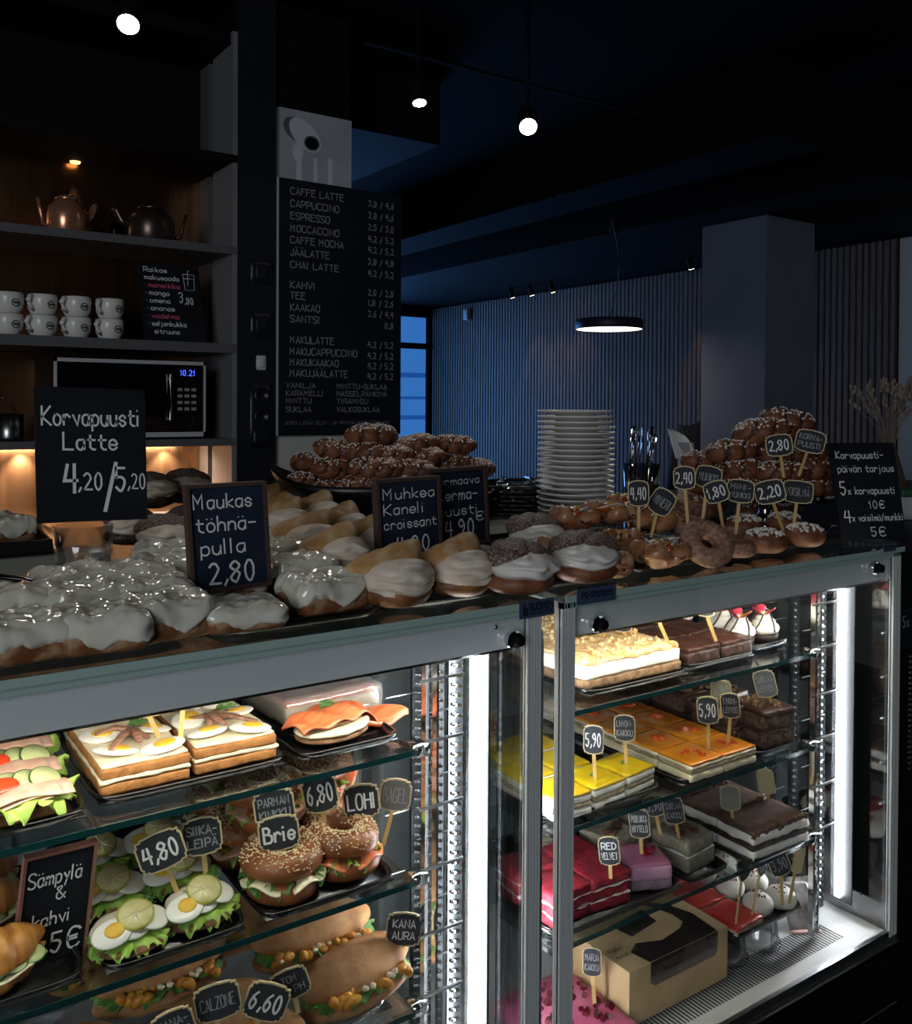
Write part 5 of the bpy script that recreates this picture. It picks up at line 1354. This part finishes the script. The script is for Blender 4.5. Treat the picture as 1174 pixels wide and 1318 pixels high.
# second shelf
tray('black plastic tray under the croissant sandwiches', .02, .262, 1.165, 1.50, S2)
tray('black plastic tray under the whitefish open sandwiches', .276, .468, 1.158, 1.55, S2)
tray('black plastic tray under the bagels', .484, .698, 1.158, 1.55, S2)
K = Kit([croissant_sandwich(1), croissant_sandwich(2)])
for x_, y_, z_, rz, l in ((.165, 1.205, 0, 12, 'nearest the front glass at the left picture edge'), (.160, 1.315, .01, 8, 'second row at the left picture edge'), (.165, 1.415, .0, 10, 'back row at the left picture edge')):
    K.put('golden croissant sandwich with cucumber, '+l, (x_, y_, S2+.007+z_), R(rz), sc=.98)
board_sign('framed chalkboard for Sämpylä and coffee standing behind the croissants', (14, 1266), (107, 1237), (29, 1110), (124, 1088), 1.235,
    [('Sämpylä', .08, .74, .12, .74), ('&', .50, .60, .10, .12), ('kahvi', .20, .40, .11, .52), ('5€', .50, .16, .16, .40)], m_board, m_frame2 if 'm_frame2' in globals() else M('frame_rosewood', '8c5e50', .6))
K = Kit([fish_bread(1), fish_bread(2)])
for x_, y_, rz, l in ((.322, 1.205, 4, 'front left'), (.415, 1.215, 10, 'front right, below the Siika-leipä sign'), (.322, 1.315, -6, 'second row left, beside the Sämpylä board'), (.418, 1.32, 0, 'second row right, behind the 4,80 stick'), (.33, 1.425, 8, 'back row left'), (.42, 1.43, -8, 'back row right, beside the bagels')):
    K.put('whitefish open sandwich with egg and lime slice, '+l, (x_, y_, S2+.007), R(rz))
K = Kit([bagel(1, m_ham), bagel(2, m_cheese), bagel(3, m_salmon)])
for x_, y_, z_, rz, rx, wh, l in ((.540, 1.222, 0, 0, 0, 1, 'front left below the Brie sign'), (.640, 1.232, 0, 40, 0, 2, 'front right below the Lohi sign'), (.530, 1.345, 0, 80, 0, 0, 'second row left behind the fish bread'), (.642, 1.345, 0, 10, 0, 2, 'second row right under the stacked one'),
        (.545, 1.285, .074, 30, -6, 0, 'stacked behind the Brie sign'), (.648, 1.325, .076, 70, -4, 2, 'stacked behind the Lohi sign'), (.535, 1.455, 0, 120, 0, 1, 'third row left'), (.645, 1.46, 0, 20, 0, 0, 'third row right'), (.540, 1.40, .076, 60, 0, 1, 'stacked at the back left'), (.632, 1.44, .080, 100, 0, 0, 'stacked at the back behind the 6,80 sign')):
    K.put('sesame bagel sandwich, '+l, (x_, y_, S2+.007+z_), R(rz), R(rx), which=wh)
for lines, u, v, w, h, rl, foot, y_, l, fd in (
        (['4,80'], 207, 1095, 60, 48, -18, (233, 1163), 1.235, 'reading 4,80 in the whitefish tray', 0),
        (['SIIKA-', 'LEIPÄ'], 260, 1076, 50, 47, -5, (269, 1166), 1.24, 'reading Siika-leipä', 1),
        (['PARMAN', 'KINKKU'], 353, 1039, 52, 45, -8, (362, 1100), 1.215, 'reading Parman kinkku, just above the Brie sign', 1),
        (['Brie'], 359, 1072, 52, 43, -7, (361, 1122), 1.205, 'reading Brie in the front left bagel', 0),
        (['6,80'], 412, 1021, 45, 48, -11, (424, 1107), 1.235, 'reading 6,80 between the bagels', 0),
        (['LOHI'], 465, 1031, 47, 42, -6, (453, 1107), 1.24, 'reading Lohi in the front right bagel', 0),
        (['BAGEL'], 509, 1023, 41, 40, 5, (493, 1090), 1.25, 'reading Bagel, lighter than the rest', 1)):
    stick_sign('black plaque on a stick '+l, lines, u, v, y_, w, h, rl, foot, faded=bool(fd), slate=M('plaque_slate_pale', '6a6b6c', .8) if lines[0] == 'BAGEL' else None)
# third shelf
tray('clear tray under the ciabatta sandwiches on the lowest shelf', .02, .70, 1.165, 1.55, S3, .010, mat=m_plastic)
K = Kit([long_roll(1), long_roll(2), long_roll(3)])
for x_, y_, z_, rz, l, wh in ((.660, 1.215, 0, 10, 'front right below the Kana aura sign', 0), (.628, 1.30, .030, -4, 'behind the front right one, filled with orange chicken', 1), (.435, 1.225, .0, 6, 'below the Calzone sign', 2), (.40, 1.33, .035, 4, 'behind the Calzone sign', 0),
        (.55, 1.40, .03, 0, 'back row under the bagel tray', 2), (.36, 1.43, .03, 8, 'back row at the left', 1), (.23, 1.25, 0, 10, 'left of the Kana sign at the bottom edge', 1), (.515, 1.20, .0, -62, 'small end showing below the 6,60 sign', 2)):
    K.put('ciabatta roll with curry chicken, '+l, (x_, y_, S3+.006+z_), R(rz), which=wh, sc=.55 if 'small' in l else 1.0)
for lines, u, v, w, h, rl, foot, y_, l, fd in (
        (['KANA', 'AURA'], 520, 1196, 46, 42, 4, (513, 1254), 1.21, 'reading Kana aura at the right', 0),
        (['TOM', 'JA PH'], 374, 1266, 48, 38, -18, (384, 1306), 1.16, 'half hidden behind the 6,60 sign', 1),
        (['CALZONE'], 280, 1289, 58, 46, -10, (278, 1335), 1.15, 'reading Calzone', 1),
        (['6,60'], 343, 1289, 56, 47, 20, (326, 1335), 1.135, 'reading 6,60', 0),
        (['KANA-', 'BROILER'], 224, 1322, 52, 44, -16, (236, 1372), 1.14, 'at the bottom edge left of the Calzone sign', 1)):
    stick_sign('black plaque on a stick '+l, lines, u, v, y_, w, h, rl, foot, faded=bool(fd))

# ============================================================ INSIDE THE RIGHT CASE
m_sponge = M('sponge_brown', '9a7a58', .85, col2='6e5238', nscale=70, bump=.6, bscale=120)
m_white = M('cake_cream', 'efe8da', .55, sss=.1, col2='f6f2ea', nscale=40, bump=.25)
m_almond = M('almond_crumble', 'c8995a', .7, col2='e6d0a0', nscale=60, bump=.7, bscale=100)
m_mango = M('orange_jelly', 'd8861c', .12, coat=.6, col2='c8741a', nscale=8)
m_vanil = M('vanilla_cream', 'ecdcae', .5, col2='f2e8cc', nscale=25)
m_nutcake = M('nut_sponge', 'b0a284', .85, col2='8c7d62', nscale=90, bump=.6, bscale=120)
m_yellow = M('lemon_jelly', 'e6c11c', .15, coat=.6, col2='d8b01a', nscale=8)
m_cocoa = M('cocoa_dust', '3f2a20', .9, col2='55392b', nscale=50, bump=.4)
m_greycake = M('grey_cake', '9a917f', .8, col2='857c6a', nscale=90, bump=.7, bscale=110)
m_pinkcream = M('pink_mousse', 'c98ca8', .45, col2='d7a5bc', nscale=14)
m_pinkside = M('pink_sponge', '9c7f8c', .8, col2='84707c', nscale=80, bump=.5)
m_red = M('red_velvet', '9e1a2c', .75, col2='7c1222', nscale=60, bump=.6, bscale=110)
m_redjelly = M('red_glaze', 'c3332c', .25, col2='cf4a3c', nscale=14, coat=.3)
m_mer = M('meringue', 'e6e0d4', .6, bump=.25, bscale=40)
m_berry = M('berry_dark', '5a1420', .25, coat=.5)
m_leafy = M('physalis', 'd8b02c', .5); m_pinkred = M('petal_pink', 'cf3a52', .35)
m_choccrumb = M('chocolate_crumb', '63493c', .8, col2='39261f', nscale=110, bump=.9, bscale=130)
m_biscuit = M('biscuit_dark', '2c1c16', .7)
# --- top shelf
tray('black tray under the almond crumble cake', 1.09, 1.357, 1.180, 1.56, S1)
tray('black tray under the brownies', 1.365, 1.572, 1.195, 1.58, S1)
tray('black tray under the cream cakes with red petals', 1.575, 1.715, 1.22, 1.58, S1)
t = cake('almond_crumble_cake', 'white cream cake with golden almond crumble on the top shelf', 1.224, 1.37, S1+.007, .246, .34, [('nut_base', .018, m_sponge, 0, .002), ('cream_layer', .024, m_white, -.002, .004), ('crumble_top', .010, m_almond, -.006, .005)])[0]
stuff(sugar(MB(), 260, lambda: Vector((random.uniform(-.118, .118), random.uniform(-.165, .165), .051+random.uniform(-.003, .004))), .0065).build('almond_flakes', m_almond, t))
pos_n = ('front left', 'front right', 'second row left', 'second row right', 'third row left', 'third row right', 'back left', 'back right')
for i in range(8):
    cx_, cy_ = 1.42+.096*(i % 2), 1.245+.088*(i//2)
    cake('brownie', 'chocolate brownie square on the top shelf, '+pos_n[i], cx_+random.uniform(-.002, .002), cy_, S1+.007, .092, .083, [('brownie_base', .026, m_chocdk, 0, .002), ('chocolate_icing', .009, m_choc, .001, .0025)], R(random.uniform(-3, 3)), 'brownies on the top shelf', i, 'brownie')
def cream_cake(seed):
    def mk():
        t_ = thing('cream_cupcake', '', 'cream cake')
        MB().lathe([(0, 0), (.036, 0), (.040, .018), (0, .02)], 26).build('biscuit_base', m_biscuit, t_)
        b_ = MB()
        for k in range(3):
            rr = .030-.009*k
            b_.tube([((rr)*math.cos(a*.35), rr*math.sin(a*.35), .026+.014*k+.0006*a) for a in range(20)], .0125-.001*k, 10)
        b_.blob(.03, .03, .03, 16, 10, 0, None, Tm(0, 0, .032)); b_.build('cream_swirl', m_white, t_)
        d = MB()
        for k in range(5):
            a = seed+k*1.25; d.tube([(.046*math.cos(a+.1*j)*(1-.12*j), .046*math.sin(a+.1*j)*(1-.12*j), .030+.0085*j) for j in range(6)], .0024, 6)
        stuff(d.build('chocolate_drizzle', m_chocdk, t_))
        for k in range(3):
            a = seed*2+k*2.1
            MB().sheet(8, 6, lambda u, v: Vector(((.004+.028*v)*math.cos(a+(u-.5)*.9), (.004+.028*v)*math.sin(a+(u-.5)*.9), .064+.022*v+.006*math.sin(u*3.1))), .001).build('red_petal', m_pinkred, t_)
        for k in range(2):
            a = seed+1+k*1.4; MB().tube([(0, 0, .062), (.012*math.cos(a), .012*math.sin(a), .078), (.030*math.cos(a), .030*math.sin(a), .088)], lambda u: .004*(1-.7*u), 6, flat=.5).build('yellow_peel', m_leafy, t_)
        return t_
    return mk
K = Kit([cream_cake(1), cream_cake(2)])
for x_, y_, l in ((1.675, 1.262, 'front one at the right end'), (1.606, 1.270, 'front one next to the brownies'), (1.64, 1.345, 'second row'), (1.63, 1.46, 'at the very back')):
    K.put('whipped cream cake with red petals on the top shelf, '+l, (x_, y_, S1+.007), R(y_*900), sc=.78)
for (u, v), foot, l in (((802, 800), (806, 822), 'in the almond cake'), ((845, 785), (862, 832), 'between almond cake and brownies'), ((908, 780), (922, 826), 'in the brownies'), ((988, 762), (992, 775), 'in the cream cakes')):
    stick_sign('plaque hidden behind the header on a pale stick '+l, [], u, v, None, 24, 26, 0, foot, z_foot=S1+.05)
# --- second shelf
tray('black tray under the yellow limoncello cake', 1.0, 1.27, 1.165, 1.50, S2)
tray('black tray under the orange jelly cake squares', 1.298, 1.522, 1.150, 1.62, S2)
tray('black tray under the chocolate cake slices', 1.530, 1.690, 1.165, 1.62, S2)
for i in range(10):
    cx_, cy_ = 1.365+.095*(i % 2), 1.192+.089*(i//2)
    nm = (ORD[i//2] if i//2 else 'front')+' row '+('left' if i % 2 == 0 else 'right')
    t = cake('orange_jelly_square', 'orange jelly cake square with berry bits, '+nm, cx_, cy_, S2+.007, .0935, .0875, [('cream_layer', .015, m_vanil, 0, .0015), ('sponge_layer', .009, m_nutcake, .0, .0015), ('cream_top', .006, m_vanil, 0, .001), ('orange_jelly', .006, m_mango, -.001, .0008)], 0, 'orange jelly cake squares', i)[0]
    stuff(sugar(MB(), 7, lambda: Vector((random.gauss(0, .009), random.gauss(0, .008), .0365)), .0075).build('berry_bits', M('orange_berry', 'd2561c', .3), t))
for i, (cx_, cy_) in enumerate(((1.045, 1.205), (1.128, 1.208), (1.213, 1.218), (1.045, 1.30), (1.130, 1.302), (1.06, 1.395), (1.145, 1.40))):
    t = cake('lemon_cake_square', 'yellow lemon cake square, '+('front left, behind the case post', 'front middle', 'front right with the stick of the sign', 'second row left, behind the post', 'second row right', 'back row left', 'back row right')[i], cx_, cy_, S2+.007, .080, .084, [('cream_layer', .012, m_white, 0, .0015), ('sponge_layer', .010, m_nutcake, 0, .0015), ('cream_top', .012, m_white, 0, .0015), ('lemon_jelly', .006, m_yellow, 0, .001)], R((-4, 3, 8, 0, -3, 5, 0)[i]), 'yellow lemon cake squares', i)[0]
    MB().rbox(.014, .010, .002, .0005, (1, 1, 1), T=Tm(0, 0, .0395, 0, 0, .6)).build('lime_chip', m_greens, t)
for i, (cx_, cy_, rz, l) in enumerate(((1.622, 1.225, -8, 'front right with its cut side showing'), (1.568, 1.285, 10, 'behind and left of the front one'), (1.632, 1.345, 4, 'second row right'), (1.565, 1.40, -6, 'third row left'), (1.635, 1.46, 0, 'third row right'), (1.57, 1.52, 6, 'back left'))):
    t = cake('chocolate_cake_slice', 'tall dark chocolate cake slice, '+l, cx_, cy_, S2+.007, .092 if i == 0 else .07, .098 if i == 0 else .10, [('cake_layer', .030, m_choccrumb, 0, .003), ('chocolate_cream', .006, m_choc, .001, .002), ('cake_layer', .032, m_choccrumb, 0, .003), ('glaze', .010, m_choc, .002, .003)], R(rz), 'chocolate cake slices', i)[0]
    stuff(sugar(MB(), 50, lambda: Vector((random.uniform(-.03, .03), random.uniform(-.042, .042), .078)), .006).build('chocolate_shavings', m_sponge, t))
# --- third shelf
tray('black tray under the red velvet and pink cakes', 1.0, 1.325, 1.160, 1.50, S3)
tray('black tray under the grey nut cakes', 1.333, 1.45, 1.160, 1.50, S3)
tray('black tray under the tiramisu', 1.490, 1.682, 1.140, 1.52, S3)
for i in range(3):
    t = cake('tiramisu_piece', 'layered tiramisu piece dusted with cocoa, '+('nearest the front glass', 'in the middle', 'at the back')[i], 1.585, 1.192+.098*i, S3+.007, .17, .095, [('cream_layer', .018, m_white, .002, .003), ('cocoa_sponge', .013, m_chocdk, 0, .002), ('cream_layer', .018, m_white, .002, .004), ('cocoa_top', .008, m_cocoa, 0, .002)], R((-2, 1, -1)[i]), 'tiramisu pieces', i)[0]
    stuff(sugar(MB(), 40, lambda: Vector((random.uniform(-.084, .084), random.choice((-.047, .047)), .052+random.uniform(-.004, .006))), .007).build('cocoa_crumbs', m_cocoa, t))
for i, (cx_, cy_, rz, l) in enumerate(((1.392, 1.232, 6, 'front one with pecan nuts'), (1.385, 1.335, 0, 'second from the front under the stick'), (1.395, 1.43, -5, 'at the back'), (1.275, 1.315, 8, 'behind the pink cake'), (1.17, 1.39, 3, 'behind the red velvet, in the back row'))):
    t = cake('nut_cake_slice', 'grey nut-coated cake slice, '+l, cx_, cy_, S3+.007, .088, .088, [('nut_layer', .030, m_greycake, 0, .003), ('cream_line', .004, m_white, -.001, .002), ('nut_layer', .026, m_greycake, 0, .003)], R(rz), 'grey nut cake slices', i)[0]
    b_ = MB()
    for k in range(4): b_.blob(.011, .006, .005, 10, 6, 0, lambda p: p*(1+.2*nz(p, 200, k)), Tm(random.uniform(-.025, .025), random.uniform(-.025, .025), .063, 0, 0, random.random()*3))
    stuff(b_.build('pecan_nuts', M('pecan', '5a2f1e', .5), t))
t = cake('pink_mousse_slice', 'pink mousse cake slice topped with redcurrants', 1.272, 1.222, S3+.007, .080, .085, [('sponge_layer', .018, m_pinkside, 0, .002), ('mousse_layer', .026, m_pinkcream, 0, .0012), ('pink_top', .005, M('pink_glaze', 'c67a9c', .2, coat=.5), -.002, .001)], R(-24))[0]
b_ = MB()
for k in range(12): b_.blob(.0055, .0055, .0055, 10, 8, 0, None, Tm(random.gauss(.004, .012), random.gauss(0, .010), .053+.003*(k % 3)))
stuff(b_.build('redcurrants', M('redcurrant', '8e1426', .15, coat=.5), t))
for i, (cx_, cy_, rz, l) in enumerate(((1.155, 1.222, -4, 'front right with white cream stripes'), (1.062, 1.225, 3, 'front left behind the case post'), (1.16, 1.30, 2, 'second row right'), (1.06, 1.312, -3, 'second row left'))):
    t = cake('red_velvet_slice', 'red velvet cake slice, '+l, cx_, cy_, S3+.007, .092, .078, [('cake_layer', .016, m_red, 0, .004), ('cream_stripe', .004, m_white, -.001, .004), ('cake_layer', .017, m_red, 0, .004), ('cream_stripe', .004, m_white, -.001, .003), ('cake_layer', .017, m_red, .001, .002)], R(rz), 'red velvet slices', i)[0]
# --- deck
x0, x1, y0, y1 = 1.205, 1.478, 1.190, 1.372; zc = .568
m_kraft = M('kraft_board', 'd6b98a', .7, col2='cdae7c', nscale=20)
t = thing('cake_box', 'pale brown cardboard cake box with a clear window on the case floor', 'box', ((x0+x1)/2, (y0+y1)/2, DECK+.003)); W, D, H = x1-x0, y1-y0, zc-DECK-.003
MB().rbox(W, D, H, .002, (2, 2, 2), T=Tm(0, 0, H/2), smooth=False).build('box_body', m_kraft, t)
wm = M('window_dark_inside', '2c2220', .08, spec=.8, col2='4a3c38', nscale=12)  # opaque patch, the dark shaded inside of the box put into its colour
b_ = MB()
P = [(-.085, .062), (-.055, .075), (.06, .078), (.092, .062), (.098, .0), (.098, -.086), (-.07, -.086), (-.098, -.07)]
P = [(-.09, -.045), (-.082, -.086), (.105, -.086), (.112, -.02), (.095, .03), (.05, .075), (.03, .076), (.06, .04), (.075, .0), (.072, -.03), (.05, -.042), (-.01, -.05), (-.06, -.03)]
b_.add([(x, y*1.04, H+.0006) for x, y in P], [tuple(range(len(P)))], 0, False)
P2 = [(-.082, H+.0005), (.105, H+.0005), (.105, H-.038), (.095, H-.046), (-.070, H-.046), (-.082, H-.038)]
b_.add([(x, -D/2-.0006, z) for x, z in P2], [tuple(range(len(P2)))], 0, False); b_.build('clear_window', wm, t)
b_ = MB(); P3 = [(-.06, .04), (-.05, -.012), (.03, .0), (.035, .045)]; b_.add([(x, y, H+.0006) for x, y in P3], [tuple(range(4))], 0, False); b_.build('clear_window', wm, t)
b_ = MB()
for k in range(18): b_.tube([(-.06+.01*k, -D/2-.0004, .008), (-.055+.01*k, -D/2-.0004, .05)], .0004, 3)
stuff(b_.build('board_ribs', M('kraft_pale', 'd4b98c', .7), t))
letter(letter(MB(), 'Kakku', 0, 0, .012, 0, T=Matrix.Translation((-.125, -.03, H+.0007)) @ Matrix.Rotation(R(-90), 4, 'X') @ Matrix.Rotation(R(180), 4, 'Z') @ Matrix.Rotation(R(180), 4, 'Z')), 'mukaan', 0, -.02, .010, 0, T=Matrix.Translation((-.125, -.03, H+.0007)) @ Matrix.Rotation(R(-90), 4, 'X')).build('lettering', m_cocoa, t)
# clear containers under the tray of red squares
for i, (cx_, cy_, l) in enumerate(((1.535, 1.245, 'front left'), (1.635, 1.24, 'front right'), (1.585, 1.40, 'back'))):
    t = thing('clear_container', 'clear plastic container upside down under the low tray, '+l, 'container', (cx_, cy_, DECK+.002))
    MB().lathe([(.045, 0), (.038, .074), (0, .075), (0, .073), (.036, .072), (.043, 0)], 26).build('cup', m_plastic, t); MB().lathe([(.045, 0), (.049, 0), (.049, .004), (.045, .004)], 26).build('rim', m_plastic, t)
zt2 = DECK+.079
tray('black tray with red squares and meringues resting on clear containers', 1.480, 1.706, 1.170, 1.53, zt2)
for i, (cx_, cy_, l) in enumerate(((1.530, 1.222, 'at the front'), (1.530, 1.318, 'second from the front'), (1.532, 1.412, 'at the back under the shelf'))):
    cake('red_glazed_square', 'flat bright red cake square '+l, cx_, cy_, zt2+.006, .088, .088, [('sponge_base', .010, m_nutcake, 0, .0015), ('red_glaze', .007, m_redjelly, .001, .002)], R((3, -2, 2)[i]), 'red cake squares', i)
def meringue(seed):
    def mk():
        t_ = thing('meringue', '', 'meringue')
        MB().blob(.034, .031, .022, 24, 12, 0, lambda p: Vector((p.x*(1+.10*nz(p, 40, seed)), p.y*(1+.1*nz(p, 40, seed+3)), max(0, p.z+.016+.004*nz(p, 60, seed))))).build('meringue_body', m_mer, t_)
        stuff(sugar(MB(), 12, lambda: Vector((random.gauss(0, .010), random.gauss(0, .009), .038)), .0035).build('red_crumbs', M('crumb_red', '9c4a44', .6), t_)); return t_
    return mk
K = Kit([meringue(1), meringue(2)])
for x_, y_, l in ((1.605, 1.215, 'front left beside the red square'), (1.665, 1.205, 'front right with a stick in it'), (1.610, 1.292, 'second row left'), (1.672, 1.282, 'second row right'), (1.612, 1.37, 'third row left'), (1.672, 1.36, 'third row right'), (1.62, 1.45, 'back left'), (1.675, 1.44, 'back right')):
    K.put('round white meringue on the low tray, '+l, (x_, y_, zt2+.006), R(x_*700), group='meringues on the low tray')
t = cake('pink_berry_cake', 'bright pink berry cake with chocolate bits at the bottom left of the cake case', 1.10, 1.26, DECK+.004, .19, .19, [('cake_base', .02, m_pinkside, 0, .002), ('pink_icing', .012, M('pink_icing', 'd77a96', .4, col2='c95e80', nscale=12, bump=.2), .002, .004)])[0]
stuff(sugar(MB(), 70, lambda: Vector((random.uniform(-.085, .085), random.uniform(-.085, .085), .034)), .009).build('chocolate_bits', m_berry, t))
t = thing('leaflet', 'glossy folded leaflet leaning on the case floor at the right', 'leaflet', (1.752, 1.205, DECK+.003), R(-28))
MB().sheet(6, 6, lambda u, v: Vector((-.035+.07*u, .045-.09*v if False else .06*v, .001+.085*v)), .0008).build('page', M('leaflet_print', '8d8884', .15, col2='35302e', nscale=22, lo=.4, hi=.6), t)
MB().sheet(6, 2, lambda u, v: Vector((-.035+.07*u, -.012+.012*v, .001)), .0008).build('edge_flap', M('leaflet_pink', 'cfa59c', .4), t)
t = thing('clear_rod_stand', 'clear bent plastic stand on the case floor behind the leaflet', 'stand', (1.735, 1.36, DECK+.002), R(-20))
MB().tube([(0, -.03, 0), (0, 0, .13), (.0, .06, .02)], .0025, 8).tube([(.05, -.03, 0), (.05, 0, .13), (.05, .06, .02)], .0025, 8).tube([(0, 0, .13), (.05, 0, .13)], .0025, 8).build('rods', m_plastic, t)
# --- signs in the cake case
pale = M('plaque_pale', 'b59f74', .7)
for lines, u, v, w, h, rl, foot, zf, l, kw in (
        (['5,90'], 764, 952, 26, 36, 0, (766, 1005), S2+.045, 'half hidden behind the case post at the yellow cake', {}),
        (['LIMON-', 'KAKKU'], 804, 937, 27, 33, -2, (806, 984), S2+.047, 'above the yellow cake', dict(faded=True)),
        (['5,90'], 911, 914, 27, 34, -4, (912, 965), S2+.043, 'reading 5,90 in the orange squares', {}),
        (['TYRNI-', 'LEIVOS'], 940, 908, 24, 31, -5, (937, 958), S2+.043, 'right of the 5,90 sign in the orange squares', dict(faded=True)),
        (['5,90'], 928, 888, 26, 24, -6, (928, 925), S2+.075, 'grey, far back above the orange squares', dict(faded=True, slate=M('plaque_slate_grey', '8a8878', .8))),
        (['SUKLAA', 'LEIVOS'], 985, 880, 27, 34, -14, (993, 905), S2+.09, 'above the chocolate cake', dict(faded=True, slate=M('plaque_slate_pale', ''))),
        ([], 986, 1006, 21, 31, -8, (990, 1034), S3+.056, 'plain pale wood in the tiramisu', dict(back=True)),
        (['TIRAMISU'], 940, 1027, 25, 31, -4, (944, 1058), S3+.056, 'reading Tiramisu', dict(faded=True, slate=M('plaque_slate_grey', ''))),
        (['SUKLAA', 'KAKKU'], 867, 1043, 26, 34, -10, (874, 1080), S3+.066, 'above the grey nut cakes', dict(faded=True)),
        (['PUOLUKKA', 'HYYTELÖ'], 823, 1060, 26, 36, -6, (826, 1100), S3+.066, 'above the pink cake', {}),
        (['RED', 'VELVET'], 784, 1095, 27, 36, -6, (786, 1132), S3+.063, 'reading Red velvet', {}),
        (['5,90'], 842, 1037, 26, 26, -12, (850, 1075), S3+.066, 'seen dimly behind the shelf glass', dict(faded=True)),
        (['MARENKI'], 957, 1118, 24, 30, -20, (949, 1192), zt2+.02, 'edge-on in the red square at the front', dict(faded=True, turn=55)),
        (['5,90'], 981, 1112, 24, 28, -18, (970, 1180), zt2+.02, 'turned away, between the front signs of the low tray', dict(faded=True, turn=62)),
        (['3,90'], 1003, 1112, 27, 30, -22, (1008, 1166), zt2+.03, 'reading 3,90 in the meringues', dict(faded=True, turn=20)),
        ([], 1028, 1107, 14, 34, 10, (1017, 1164), zt2+.03, 'pale wood back, rightmost over the meringues', dict(back=True, turn=30)),
        (['MARJA', 'KAKKU'], 762, 1238, 24, 36, 0, (766, 1300), DECK+.03, 'half hidden by the case post at the pink cake', dict(faded=True))):
    stick_sign('small plaque on a stick '+l, lines, u, v, None, w, h, rl, foot, z_foot=zf, **kw)
